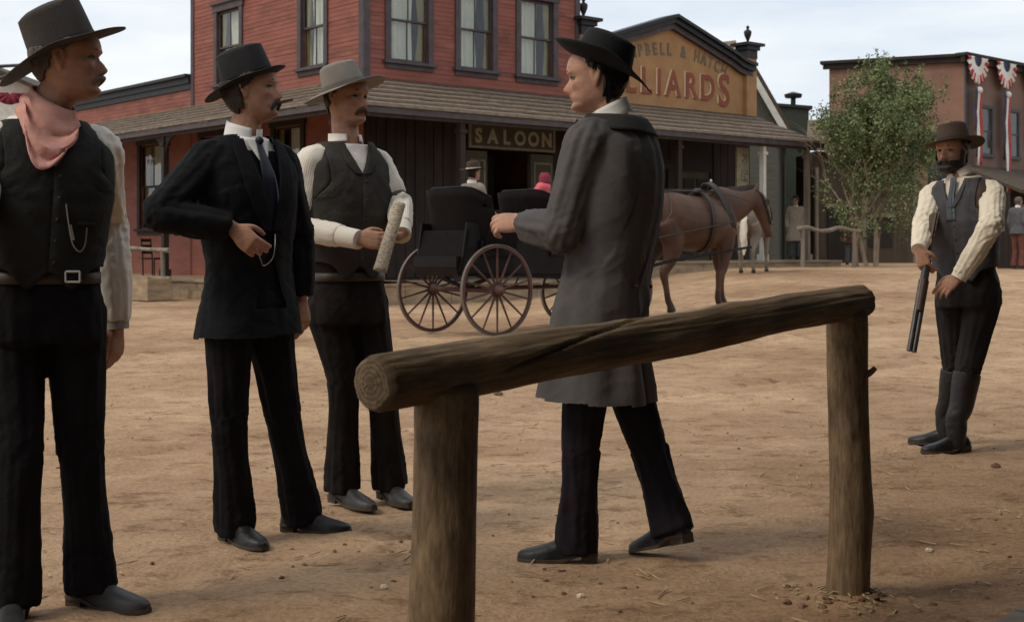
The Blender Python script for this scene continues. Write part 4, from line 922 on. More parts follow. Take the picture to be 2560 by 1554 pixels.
blackwool = mat('black_wool', (.0075,.0075,.0088), .88, .3, 8, bump=.55, bscale=13, bdist=.022, spec=.15); blacktrs = mat('black_trouser_cloth', (.009,.008,.009), .9, .3, 8, bump=.55, bscale=13, bdist=.022, spec=.12)
browntrs = mat('dark_brown_trouser_cloth', (.015,.012,.011), .9, .3, 8, bump=.55, bscale=13, bdist=.022, spec=.12)
greywool = mat('charcoal_grey_wool', (.098,.090,.087), .9, .12, 7, bump=.55, bscale=13, bdist=.010, spec=.12)
vest1 = mat('black_vest_cloth', (.022,.021,.019), .8, .3, 8, bump=.55, bscale=13, bdist=.022, spec=.15); vest3 = mat('charcoal_vest_cloth', (.042,.037,.033), .85, .2, 10, bump=.55, bscale=13, bdist=.022, spec=.15)
vest5 = mat('slate_vest_cloth', (.06,.057,.062), .85, .3, 24, (1,1,.3), bump=.55, bscale=13, bdist=.022); vest5b = mat('brown_vest_back', (.055,.032,.022), .7, .25, 9)
whitec = mat('white_cotton', (.80,.74,.66), .9, .06, 6, bump=.55, bscale=15, bdist=.016); cream = mat('cream_linen', (.72,.63,.49), .9, .07, 6, bump=.55, bscale=15, bdist=.016); starch = mat('starched_collar', (.80,.77,.72), .7, .04, 6)
pink = mat('faded_pink_cotton', (.62,.31,.25), .9, .22, 9, bump=.3, bscale=80)
leather = mat('black_boot_leather', (.013,.012,.012), .45, .4, 7, bump=.5, bscale=30, spec=.35, bdist=.008); dustleather = mat('dusty_boot_leather', (.032,.029,.028), .5, .45, 9, bump=.3, bscale=45, spec=.4)
dhair = mat('dark_brown_hair', (.022,.014,.010), .55, .4, 40, (1,1,.2), bump=.5, bscale=140); bhair = mat('black_hair', (.008,.007,.007), .45, .4, 40, bump=.4, bscale=140); ghair = mat('greying_hair', (.10,.08,.065), .6, .4, 40, bump=.4, bscale=140); rhair = mat('auburn_hair', (.07,.032,.018), .6, .4, 40, bump=.4, bscale=140)
def striped_cotton():
    m, nt, N, L, b = plain_nodes('striped_cotton'); tc = N('ShaderNodeTexCoord'); sp = N('ShaderNodeSeparateXYZ'); L(tc.outputs['UV'], sp.inputs[0])
    mu = N('ShaderNodeMath'); mu.operation = 'MULTIPLY'; mu.inputs[1].default_value = 2*PI*42; L(sp.outputs[0], mu.inputs[0]); s_ = N('ShaderNodeMath'); s_.operation = 'SINE'; L(mu.outputs[0], s_.inputs[0])
    r = N('ShaderNodeValToRGB'); e = r.color_ramp.elements; e[0].position = .55; e[0].color = (.76,.69,.59,1); e[1].position = .95; e[1].color = (.46,.40,.33,1); L(s_.outputs[0], r.inputs[0]); L(r.outputs[0], b.inputs['Base Color']); b.inputs['Roughness'].default_value = .9
    n = N('ShaderNodeTexNoise'); n.inputs['Scale'].default_value = 40; bp = N('ShaderNodeBump'); bp.inputs['Strength'].default_value = .2; bp.inputs['Distance'].default_value = .004; L(tc.outputs['Object'], n.inputs['Vector']); L(n.outputs[0], bp.inputs['Height']); L(bp.outputs[0], b.inputs['Normal']); return m
stripec = striped_cotton()

# ---- man at the left edge: waistcoat, shirt sleeves, pink neckerchief
def man_kerchief():
    k = 1.02; D = 4.25
    J = px_joints(D, 147, 155, 86, (112, 287), (110, 800), (172, 153), ((274, 550), (291, 812), 1, -1), ((-62, 560), (-60, 800), -1, -1),
                  ((203, 1130), None, (372, 1530), (178, 1508), 0, -1), ((48, 1130), None, (10, 1600), (45, 1535), 0, -1), k, hp=3)
    T = Torso(J, k); d = V((-.06,.02,-1))
    hands = {'L': hand_mb(J['wrL'], V((-.03,-.05,-1)), V((-.8,.3,0)), V((-.2,-.9,0)), k, (.22,.45,.5,.55), .3), 'R': hand_mb(J['wrR'], V((0,0,-1)), V((.8,.3,0)), V((.5,-.9,0)), k)}
    r = base_person('man in black waistcoat and pink neckerchief at the left edge', J, k, hands, skin, T)
    dress_boots(r, J, k, dustleather)
    part('trousers', trousers_mb(J, k, T, [.097, .086, .071, .069, .082], waist=.36, hem=.065), blacktrs, r, sharp=0)
    sh = T.tube(.3, .985, .010, 30, 24)
    for s in 'LR': sh.add(arm_mb(J, s, k, [.07, .062, .057, .062, .048]))
    st = part('shirt', remesh(sh, .008, 4, sleeve_folds(J, .003, .011, 2., .007)), whitec, r, sharp=0)
    for s in 'LR':
        a, b = J['el'+s], J['wr'+s]; q = MB(); q.tube([(lerp(a, b, .80), .047), (lerp(a, b, .84), .045), (lerp(a, b, 1.04), .041)], n=20, sub=4); q.uv = {}; part('cuff', q, mat('grey_cuff', (.36,.33,.30), .9, .08, 6, bump=.2), st)
    v = vest(r, J, T, k, vest1, .022, .24, .72, .085, arm=.14)
    pk = MB(); pk.add(T.patch(.52, .78, lambda q: -.95, lambda q: -.95, .03)) if False else None
    q = T.patch(.18, .235, lambda x: -.0-PI, lambda x: PI, .019, 2, 40); q.uv = {}; b = part('belt', q, mat('belt_leather', (.05,.035,.025), .5, .3, 9), r, solid=.005)
    q = MB(); c = T.surf(.215, -.3, .032); R_, F_ = T.fr(.1)[1], T.fr(.1)[2]; bl = [(-.021,-.016),(.021,-.016),(.021,.016),(-.021,.016)]
    for i in range(4): a0, a1 = bl[i], bl[(i+1) % 4]; q.tube([(c+R_*a0[0]+UP*a0[1], .004), (c+R_*a1[0]+UP*a1[1], .004)], n=6)
    q.uv = {}; part('buckle', q, silver, b)
    # neckerchief: a roll round the neck and a folded point hanging on the chest
    nb = J['neck']; hd = J['head']+J['Mh']@V((0,-.03,-.07)); ax = (hd-nb).normalized(); R = (J['Rs']-ax*J['Rs'].dot(ax)).normalized(); Fw = ax.cross(R); rows = []
    for i in range(15):
        v_ = i/14; row = []
        for j in range(49):
            a = 2*PI*j/48-PI; fr = (.5+.5*math.cos(a)); tip = fr**2.6
            h = lerp(.072-.025*fr, -.035-.125*tip, v_); rr = .068+.014*math.sin(PI*v_)+.004*math.sin(v_*16+fr*3)*(.4+v_)
            p = nb+ax*h+R*(rr*math.sin(a)*(1+.28*v_*(1-fr)))+Fw*(rr*math.cos(a)*1.05+.062*v_**.6*fr+.010)
            if fr > .3 and v_ > .15:
                ql, xl, fl_ = T.local(p); need = T.surf(min(.98, max(.3, ql)), T.ux(min(.98, max(.3, ql)), xl, .036), .042); kk = sm((v_-.15)/.25)*sm((fr-.3)/.3)
                e = T.fr(min(.98, max(.3, ql)))[2]; p = p+e*((need-p).dot(e))*kk+e*(.010*math.sin(v_*17-3.2*fr+.8*noise.noise(V((a*2, v_*3, 1))))+.006*noise.noise(V((a*5, v_*6, 4))))*kk
            row.append(p)
        rows.append(row)
    q = MB(); q.grid(rows); q.uv = {}; part('neckerchief', q, pink, r, solid=.004)
    c0 = T.surf(.50, -.02, .04)
    chain(r, [T.surf(.56, -.1, .036), T.surf(.46, -.16, .038), T.surf(.37, -.25, .036), T.surf(.335, -.38, .036), T.surf(.37, -.46, .036), T.surf(.45, -.46, .034)], silver)
    q = MB(); q.tube([(T.surf(.46, -.17, .04), .0045), (T.surf(.39, -.24, .04), .0045)], n=8); q.uv = {}; part('watch_fob', q, silver, r)
    for u in ((-.3, -.62),):
        q = T.patch(.455, .475, lambda x: u[1], lambda x: u[0], .033, 2, 8); q.uv = {}; part('pocket_welt', q, vest1, r, solid=.004)
    moustache(r, J, k, ghair, .012, .03, .0075); brows(r, J, k, dhair, .002)
    hr = shell(J, k, lambda z, a, s: a > 1.3+.55*sm((.045-z)/.06) and z > -.06+.03*sm((2.4-a)/.5) and z < .034+.02*sm((1.9-a)/.5), .006, 1, .003); part('hair', hr, ghair, r, solid=.002)
    M = frame(84, 21, 6); c = at(160, 123, D); cr_, br, bd = hat_mbs(c, M, .088, .108, .128, .93, (.095,.115,.06), (-.004,-.045,.012), crease=.012, dome=.014, tilt_top=.06)
    h = part('hat', cr_, felt1, r, solid=-.003); part('brim', br, felt1, h, solid=.004); part('hat_band', bd, mat('dark_band', (.03,.026,.024), .7, .2, 9), h)
man_kerchief()

# ---- man in the black suit with the flat-crowned hat
def man_black():
    k = 1.0; D = 5.28
    J = px_joints(D, 134, 132, 97, (610, 337), (622, 775), (632, 227), ((745, 580), (752, 745), 1, -1), ((398, 535), (582, 572), -1, -1),
                  ((706, 1035), None, (848, 1330), (706, 1325), 0, -1), ((572, 1040), None, (676, 1378), (560, 1345), 0, -1), k, hp=6)
    T = Torso(J, k)
    hands = {'R': hand_mb(J['wrR'], V((.75,-.1,-.6)), V((.2,.9,-.2)), V((.6,0,.75)), k, (.5,.6,.65,.7), .35), 'L': hand_mb(J['wrL'], V((.12,-.05,-1)), V((-.7,.5,0)), V((.3,-.8,0)), k, (.3,.4,.45,.5), .3)}
    r = base_person('man in black suit and tall black hat drawing a watch chain', J, k, hands, skin, T)
    dress_boots(r, J, k, leather)
    part('trousers', trousers_mb(J, k, T, [.097, .086, .071, .069, .082], hem=.08, seed=4.), blacktrs, r, sharp=0)
    q = T.tube(.1, .985, .01, 30, 20); sh = part('shirt', remesh(q, .01, 2), starch, r, sharp=0)
    collar(r, J, k, starch, -.014, .052, .071, .35, front=.45)
    def vx(q): return .006+.062*max(0, min(1, (q-.46)/.45))
    w = T.patch(.12, .90, lambda q: -T.ux(q, .11, .02), lambda q: T.ux(q, .11, .02), .016, 30, 16); w.uv = {}; part('waistcoat', w, blackwool, r, solid=.004)
    q = T.patch(.80, .97, lambda q: -T.ux(q, .05*(q-.78)/.17, .02), lambda q: T.ux(q, .05*(q-.78)/.17, .02), .027, 16, 8); q.uv = {}; part('shirt_front', q, starch, sh, solid=.003)
    tie = T.patch(.45, .97, lambda q: -T.ux(q, .012+.022*sm((.97-q)/.3), .02), lambda q: T.ux(q, .012+.022*sm((.97-q)/.3), .02), .032, 20, 6, lambda q, j: .004*math.sin(PI*j)); tie.uv = {}; part('necktie', tie, mat('navy_silk', (.008,.010,.017), .4, .3, 9), r, solid=.004)
    q = MB(); q.ball(T.surf(.955, 0, .036), (.017,.011,.016), n=8); q.uv = {}; part('tie_knot', q, MATS['navy_silk'], r)
    co = T.tube(-.26, .99, .025, 34, 34, lambda q: .022*sm((.15-q)/.4))
    for s in 'LR': co.add(arm_mb(J, s, k, [.078, .072, .066, .064, .054]))
    def cut(p):
        q, x, f = T.local(p)
        if q < -.15 and abs(x) < .27: return (p-J['wrL']).length > .13 and (p-J['wrR']).length > .13
        return f > 0 and q > .02 and abs(x) < (.016+.075*sm((.34-q)/.5) if q < .46 else vx(q))
    c_ = part('coat', remesh(co, .0085, 4, sleeve_folds(J, .003, .012, 5., .007), cut), blackwool, r, sharp=0)
    for sg in (-1, 1):
        lw = lambda q: .012+.055*math.sin(PI*min(1, (q-.40)/.60))**.7
        p = T.patch(.44, .965, lambda q: sg*T.ux(q, vx(q)-.004, .03), lambda q: sg*T.ux(q, vx(q)+lw(q), .03), .042, 28, 6); p.uv = {}; part('lapel', p, blackwool, c_, solid=.005)
    e = J['wrR']+V((.75,-.1,-.6)).normalized()*.12; ey = T.surf(.2, .0, .05).y-.02
    chain(r, [e, lerp(e, at(662, 664, ey), .5)-V((0,0,.012)), at(660, 664, ey), at(680, 648, ey), at(687, 620, ey), at(688, 585, ey+.02)], silver, r=.0018)
    moustache(r, J, k, dhair, .022, .036, .009); brows(r, J, k, dhair)
    hr = shell(J, k, lambda z, a, s: a > 1.2+.5*sm((.045-z)/.06) and z > -.1+.03*sm((2.4-a)/.5) and z < .034+.02*sm((1.9-a)/.5), .012, 2, .004); part('hair', hr, dhair, r, solid=.003)
    q = MB(); C, M = J['head'], J['Mh']; m0 = C+M@V((.012, .088, -.063)); m1 = C+M@V((.03, .165, -.058)); q.tube([(m0, .0045), (lerp(m0, m1, .5), .0052), (m1, .0048)], n=8); q.uv = {}
    single('cigar', q, mat('cigar_leaf', (.07,.04,.02), .8, .3, 30), 'thin dark cigar in the mouth of the man in the black suit', 'cigar')
    M = frame(95, 19, 5); c = at(623, 204, D); cr_, br, bd = hat_mbs(c, M, .087, .105, .124, .90, (.05,.085,.045), (.01,-.022,.012), crease=.004, dome=.006)
    h = part('hat', cr_, felt2, r, solid=-.003); part('brim', br, felt2, h, solid=.004); part('hat_band', bd, blackwool, h)
man_black()

# ---- man with the rolled newspaper
def man_paper():
    k = 1.0; D = 6.05
    J = px_joints(D, 142, 150, 128, (864, 343), (868, 765), (869, 248), ((1000, 515, 6.08), (1004, 585, 5.86), 1, -1), ((742, 568, 5.93), (892, 598, 5.74), -1, -1),
                  ((952, 960), None, (1010, 1262), (955, 1243), 0, -1), ((858, 950), None, (935, 1276), (832, 1252), 0, -1), k, hp=2)
    T = Torso(J, k, 1.04)
    hands = {'R': hand_mb(J['wrR'], V((.95,-.15,-.05)), V((.15,.85,-.2)), V((.1,-.3,1)), k, (.35,.45,.5,.55), .4), 'L': hand_mb(J['wrL'], V((-.55,-.35,-.35)), V((-.3,-.2,.8)), V((.2,-.9,.2)), k, (.45,.55,.6,.65), .4)}
    r = base_person('moustached man in wide grey hat and waistcoat holding a rolled newspaper', J, k, hands, skin, T)
    dress_boots(r, J, k, dustleather)
    part('trousers', trousers_mb(J, k, T, [.097, .086, .071, .069, .082], waist=.36, hem=.06, seed=7.), browntrs, r, sharp=0)
    sh = T.tube(.3, .955, .010, 30, 24); st = part('shirt', remesh(sh, .01, 3), whitec, r, sharp=0)
    for s in 'LR':
        a, b, c = limb(J, s); inn = (J['sh'+('R' if s == 'L' else 'L')]-a).normalized(); q = MB(); f = sleeve_folds(J, .004, .012, 9., .006, s)
        band = lerp(a, b, .80)
        q.tube([(a+inn*.045+V((0,0,.014)), .066), (a, .068), (lerp(a, b, .35), .065), (lerp(a, b, .65), .062), (band, .048), (lerp(a, b, .9), .057), (b, .056), (lerp(b, c, .3), .055), (lerp(b, c, .68), .05), (lerp(b, c, .74), .043)], n=36, sub=7)
        cen = [a, b, c]
        def disp(p):
            n_ = None; best = 9
            for A, B in ((a, b), (b, c)):
                d = (B-A); t = max(0, min(1, (p-A).dot(d)/d.dot(d))); e = p-A-d*t
                if e.length < best: best = e.length; n_ = e.normalized()
            return p+n_*f(p, n_)
        q.v = [disp(p) for p in q.v]; part('sleeve', q, stripec, st, sharp=0)
        q = MB(); q.tube([(lerp(b, c, .74), .046), (lerp(b, c, .78), .045), (lerp(b, c, 1.04), .042)], n=28, sub=4); part('cuff', q, stripec, st)
        q = MB(); dd = (b-a).normalized(); q.tube([(band-dd*.008, .053), (band+dd*.008, .053)], n=20); q.uv = {}; part('sleeve_garter', q, mat('garter_elastic', (.09,.075,.05), .8, .2, 9), st)
    collar(r, J, k, whitec, -.02, .034, .074, .9, front=-.2)
    vest(r, J, T, k, vest3, .022, .24, .76, .06, arm=.142, lap=.045)
    q = T.patch(.15, .2, lambda x: -PI, lambda x: PI, .018, 2, 40); q.uv = {}; part('belt', q, MATS['belt_leather'], r, solid=.006)
    moustache(r, J, k, rhair, .012, .034, .0085); brows(r, J, k, dhair)
    hr = shell(J, k, lambda z, a, s: a > 1.3+.5*sm((.045-z)/.06) and z > -.06+.03*sm((2.4-a)/.5) and z < .034+.02*sm((1.9-a)/.5), .006, 3, .003); part('hair', hr, dhair, r, solid=.002)
    M = frame(128, 12, 12); c = at(860, 222, D); cr_, br, bd = hat_mbs(c, M, .089, .106, .105, .84, (.085,.085,.105), (-.0,-.015,-.02), crease=.008, dome=.012)
    h = part('hat', cr_, felt3, r, solid=-.003); part('brim', br, felt3, h, solid=.004); part('hat_band', bd, mat('grey_band', (.14,.12,.1), .8, .15, 9), h)
    # rolled newspaper held across the body
    pm, nt, N, L, b = plain_nodes('newsprint'); tc = N('ShaderNodeTexCoord'); mp = N('ShaderNodeMapping'); mp.inputs['Scale'].default_value = (60, 60, 160); n = N('ShaderNodeTexNoise'); n.inputs['Scale'].default_value = 1.2; n.inputs['Detail'].default_value = 3
    cr2 = N('ShaderNodeValToRGB'); e = cr2.color_ramp.elements; e[0].position = .4; e[0].color = (.30,.25,.18,1); e[1].position = .56; e[1].color = (.55,.47,.35,1); L(tc.outputs['Object'], mp.inputs[0]); L(mp.outputs[0], n.inputs['Vector']); L(n.outputs[0], cr2.inputs[0]); L(cr2.outputs[0], b.inputs['Base Color']); b.inputs['Roughness'].default_value = .9
    Hm = lerp(J['wrR']+V((.95,-.15,-.05)).normalized()*.11, J['wrL'], .35); D2 = Hm.y-.035
    A, B = at(1001, 508, D2+.03), at(950, 678, D2-.05); ax = (B-A).normalized(); sx = V((1,0,0)); sx = (sx-ax*sx.dot(ax)).normalized(); sy = ax.cross(sx); rows = []
    for i in range(21):
        v = i/20; row = []
        for j in range(60):
            a = j/59*PI*5.2; rr = lerp(.010, .025, j/59)*(1+.08*noise.noise(V((v*4, a, 2))))*(1+.25*max(0, v-.55)); row.append(lerp(A, B, v)+sx*rr*math.cos(a)*1.1+sy*rr*math.sin(a)*.8)
        rows.append(row)
    q = MB(); q.grid(rows); q.uv = {}; single('newspaper', q, pm, 'rolled yellowed newspaper in the hands of the man in the grey hat', 'newspaper', loc=A, solid=.0015)
man_paper()

# ---- man in the grey frock coat walking past the rail
def man_grey():
    k = 1.02; D = 4.95
    J = px_joints(D, -62, -68, -84, (1528, 288), (1500, 790), (1487, 197), ((1405, 580), (1312, 562), -1, 1), ((1600, 575), (1575, 735), 1, -1),
                  ((1452, 1120), None, (1294, 1398), (1494, 1402), 0, -1), ((1622, 1120), None, (1580, 1380), (1722, 1356), .085, -1), k, hp=-4)
    J['bend'] = J['Fs']*-.035
    T = Torso(J, k, 1.06)
    hands = {'L': hand_mb(J['wrL'], V((-.95,.2,.1)), V((.25,.8,-.5)), V((-.1,.2,1)), k, (.6,.7,.75,.8), .55), 'R': hand_mb(J['wrR'], V((-.2,.1,-1)), V((-.5,-.8,0)), V((-.9,.4,0)), k)}
    r = base_person('man in long grey frock coat and black hat walking behind the log rail', J, k, hands, skinp, T)
    dress_boots(r, J, k, leather)
    part('trousers', trousers_mb(J, k, T, [.097, .086, .071, .069, .082], hem=.075, seed=11., kn=.006), mat('black_purple_cloth', (.013,.010,.013), .88, .3, 9, bump=.55, bscale=13, bdist=.022, spec=.15), r, sharp=0)
    q = T.tube(.3, .99, .008, 26, 16); sh = part('shirt', remesh(q, .012, 2), starch, r, sharp=0)
    collar(r, J, k, starch, -.012, .044, .070, .3, front=.7)
    co = T.tube(-.52, .985, .032, 36, 46, lambda q: .012*sm((-.05-q)/.45)-.004*math.exp(-((q-.2)/.12)**2))
    for s in 'LR': co.add(arm_mb(J, s, k, [.09, .082, .074, .07, .056]))
    f0 = sleeve_folds(J, .003, .012, 13., .008)
    def fold(p, n):
        q, x, f = T.local(p); a = math.atan2(x, f); d = f0(p, n)
        if q < .2: d += sm((.2-q)/.5)*(.012*math.sin(a*7+1.2)+.006*noise.noise(V((a*3, q*2, 5))))
        if f < 0: d -= .010*math.exp(-(x/.008)**2)*sm((.05-q)/.05)                # centre vent
        return d
    def cut(p):
        q, x, f = T.local(p); return q < -.415 or f > 0 and q > .55 and abs(x) < .055*(q-.55)/.4
    c_ = part('coat', remesh(co, .0085, 4, fold, cut), greywool, r, sharp=0)
    for sg in (-1, 1):
        p = T.patch(.5, .965, lambda q: sg*T.ux(q, max(.003, .055*(q-.55)/.4), .03), lambda q: sg*T.ux(q, max(.003, .055*(q-.55)/.4)+.07*math.sin(PI*min(1, (q-.48)/.52))**.6, .03), .044, 24, 6); p.uv = {}; part('lapel', p, greywool, c_, solid=.005)
    q = T.patch(.91, .99, lambda q: 1.1, lambda q: 2*PI-1.1, .043, 6, 30); q.uv = {}; part('coat_collar', q, mat('velvet_collar', (.03,.027,.026), .95, .2, 20), c_, solid=.007)
    for s in 'L':
        a, b = J['el'+s], J['wr'+s]; q = MB(); q.tube([(lerp(a, b, .9), .043), (lerp(a, b, 1.05), .041)], n=20); q.uv = {}; part('cuff', q, starch, c_)
    for x in (-.05, .05):
        q = MB(); q.ball(T.surf(.16, PI-.45*x/abs(x), .034), (.009,.009,.009), n=6); q.uv = {}; part('button', q, MATS['button'], c_)
    brows(r, J, k, dhair)
    hr = shell(J, k, lambda z, a, s: a > 1.42+.45*sm((.045-z)/.06) and z > -.1+.03*sm((2.4-a)/.5) and z < .034+.02*sm((1.9-a)/.5), .010, 4, .004); part('hair', hr, bhair, r, solid=.003)
    M = frame(-84, 8, 0); c = at(1504, 163, D); M = frame(-84, 21, -5); cr_, br, bd = hat_mbs(c, M, .091, .113, .108, .84, (.085,.095,.08), (.03,-.035,.055), crease=.012, dome=.012, tilt_top=.03)
    h = part('hat', cr_, felt4, r, solid=-.003); part('brim', br, felt4, h, solid=.004); part('hat_band', bd, blackwool, h)
man_grey()

# ---- man with the shotgun on the right
def man_gun():
    k = 1.0; D = 7.72
    J = px_joints(D, 222, 215, 228, (2402, 438), (2420, 735), (2380, 378), ((2478, 562), (2398, 692), -1, -1), ((2312, 555), (2298, 622), -1, -1),
                  ((2420, 920), None, (2322, 1131), (2422, 1128), 0, -1), ((2388, 915), None, (2306, 1108), (2398, 1112), 0, -1), k, hp=-2)
    T = Torso(J, k, 1.05)
    hands = {'R': hand_mb(J['wrR'], V((.25,-.15,-.95)), V((.5,.6,.2)), V((-.2,-.9,0)), k, (.55,.6,.65,.7), .35), 'L': hand_mb(J['wrL'], V((-.75,-.15,-.5)), V((-.2,.6,-.7)), V((-.4,-.5,.3)), k, (.35,.45,.5,.55), .35)}
    r = base_person('bearded man in cream shirt and waistcoat holding a shotgun muzzle down', J, k, hands, skin, T)
    for s in 'LR':
        b, so, hb = boot_mbs(J['heel'+s], J['toe'+s], J['an'+s], J['up'+s], k); o = part('boot', b, leather, r)
        a, kn = J['an'+s], J['kn'+s]; q = MB(); q.tube([(a-V((0,0,.085)), .044, .05), (a-V((0,0,.04)), .05, .056), (a+V((0,0,.02)), .054, .058), (a+V((0,0,.08)), .056, .058), (lerp(a, kn, .4), .064), (lerp(a, kn, .7), .072), (lerp(a, kn, .9), .075), (lerp(a, kn, .93), .07)], n=28, sub=6); ff = folds([(a, kn)], [(a+V((0,0,.05)), .07, .009)], .002, 3.); q.uv = {}; q.v = [p+(p-lerp(a, kn, max(0, min(1, (p-a).dot(kn-a)/(kn-a).length_squared)))).normalized()*(ff(p, None)+.002) for p in q.v]; part('shaft', q, leather, o, sharp=0); part('sole', so, MATS['sole_leather'], o); part('heel', hb, MATS['sole_leather'], o, smooth=False)
    part('trousers', trousers_mb(J, k, T, [.096, .086, .072, .068, .06], waist=.34, q1=.22, hem=0, seed=15., kn=.008), mat('black_brown_cloth', (.014,.011,.010), .88, .3, 9, bump=.55, bscale=13, bdist=.022), r, sharp=0)
    sh = T.tube(.3, .985, .012, 30, 24)
    for s in 'LR': sh.add(arm_mb(J, s, k, [.072, .07, .062, .058, .044]))
    st = part('shirt', remesh(sh, .008, 4, sleeve_folds(J, .005, .015, 17., .009)), cream, r, sharp=0)
    for s in 'LR':
        a, b = J['el'+s], J['wr'+s]; q = MB(); q.tube([(lerp(a, b, .84), .047), (lerp(a, b, 1.03), .043)], n=18); q.uv = {}; part('cuff', q, cream, st)
    vest(r, J, T, k, vest5, .03, .2, .72, .06, arm=.13, backm=vest5b, lap=.03)
    collar(r, J, k, cream, -.012, .05, .072, .4, front=.4)
    q = T.patch(.62, .98, lambda q: -T.ux(q, .018+.012*sm((.9-q)/.3), .03), lambda q: T.ux(q, .018+.012*sm((.9-q)/.3), .03), .036, 14, 8, lambda q, j: .007*math.sin(j*PI*3)**2); q.uv = {}; part('cravat', q, mat('blue_grey_cravat', (.10,.11,.125), .7, .2, 20), r, solid=.004)
    brows(r, J, k, dhair); moustache(r, J, k, dhair, .012, .03, .009)
    bd_ = shell(J, k, lambda z, a, s: (z < -.055 and a < 1.45 and not (a < .25 and -.072 < z)) or (z < -.0 and 1.15 < a < 1.5), .009, 5, .004); part('beard', bd_, dhair, r, solid=.002)
    hr = shell(J, k, lambda z, a, s: a > 1.25+.5*sm((.045-z)/.06) and z > -.08+.03*sm((2.4-a)/.5) and z < .034+.02*sm((1.9-a)/.5), .008, 6, .003); part('hair', hr, dhair, r, solid=.002)
    M = frame(228, 2, 8); c = at(2385, 358, D); cr_, br, bd = hat_mbs(c, M, .092, .108, .105, .82, (.075,.08,.07), (-.008,-.02,.008), crease=.02, dome=.012)
    h = part('hat', cr_, felt5, r, solid=-.003); part('brim', br, felt5, h, solid=.004); part('hat_band', bd, mat('brown_band', (.03,.02,.015), .7, .2, 9), h)
    # double-barrelled shotgun
    g = J['wrR']+V((.25,-.15,-.95)).normalized()*.085+V((.02,.01,0)); B = at(2279, 878, g.y-.15); ax = (B-g).normalized(); sd = ax.cross(V((0,1,0))).normalized(); up = sd.cross(ax); t = thing('shotgun', 'double-barrelled shotgun pointing at the ground in the right man\'s hand', 'shotgun', g)
    steel = mat('gun_steel', (.075,.07,.068), .4, .2, 20, metal=.6); walnut = mat('walnut', (.06,.03,.018), .45, .4, 10)
    for s_ in (-1, 1): q = MB(); q.tube([(g+ax*.10+sd*.0125*s_, .0165), (B+sd*.0125*s_, .0155)], n=12, sub=1); q.uv = {}; part('barrel', q, steel, t)
    q = MB(); q.tube([(g+ax*.1-up*.012, .02, .018), (g+ax*.28-up*.012, .019, .014)], side=sd, n=12); q.uv = {}; part('fore_end', q, walnut, t)
    q = MB(); q.tube([(g-ax*.0, .019, .024), (g+ax*.115, .021, .027)], side=sd, n=12, p=3); q.uv = {}; part('receiver', q, steel, t)
    q = MB(); q.tube([(g+ax*.01, .017, .022), (g-ax*.09+up*.012, .016, .021), (g-ax*.2+up*.03, .018, .04), (g-ax*.3+up*.04, .019, .055)], side=sd, n=12); q.uv = {}; part('stock', q, walnut, t)
    for s_ in (-1, 1): q = MB(); q.tube([(g+ax*.02-up*.024+sd*.01*s_, .004), (g-ax*.015-up*.028+sd*.01*s_, .004)], n=6); q.uv = {}; part('hammer', q, steel, t)
man_gun()

# ------------------------------------------------------------ log hitching rail in the foreground
def log_material():
    m, nt, N, L, b = plain_nodes('peeled_log'); tc = N('ShaderNodeTexCoord'); sp = N('ShaderNodeMapping'); L(tc.outputs['UV'], sp.inputs[0]); sp.inputs['Scale'].default_value = (11, 5, 1)
    n = N('ShaderNodeTexNoise'); n.inputs['Scale'].default_value = 3; n.inputs['Detail'].default_value = 8; n.inputs['Roughness'].default_value = .65; L(sp.outputs[0], n.inputs['Vector'])
    n2 = N('ShaderNodeTexNoise'); n2.inputs['Scale'].default_value = 5; n2.inputs['Detail'].default_value = 6; L(tc.outputs['Object'], n2.inputs['Vector'])
    r = N('ShaderNodeValToRGB'); e = r.color_ramp.elements; e[0].position = .32; e[0].color = (.115,.078,.047,1); e[1].position = .7; e[1].color = (.27,.19,.115,1); L(n.outputs[0], r.inputs[0])
    r2 = N('ShaderNodeValToRGB'); e = r2.color_ramp.elements; e[0].position = .3; e[0].color = (.6,.58,.55,1); e[1].position = .65; e[1].color = (1.15,1.1,1.0,1); L(n2.outputs[0], r2.inputs[0])
    mx = N('ShaderNodeMix'); mx.data_type = 'RGBA'; mx.blend_type = 'MULTIPLY'; mx.inputs[0].default_value = 1; L(r.outputs[0], mx.inputs[6]); L(r2.outputs[0], mx.inputs[7]); L(mx.outputs[2], b.inputs['Base Color']); b.inputs['Roughness'].default_value = .8; b.inputs['Specular IOR Level'].default_value = .25
    bp = N('ShaderNodeBump'); bp.inputs['Strength'].default_value = .7; bp.inputs['Distance'].default_value = .006; L(n.outputs[0], bp.inputs['Height']); L(bp.outputs[0], b.inputs['Normal']); return m
logm = log_material(); endg = mat('log_end_grain', (.15,.105,.062), .85, .35, 14, (1,1,1), bump=.5); endd = mat('log_end_grain_dark', (.10,.068,.04), .85, .35, 14, (1,1,1), bump=.5)
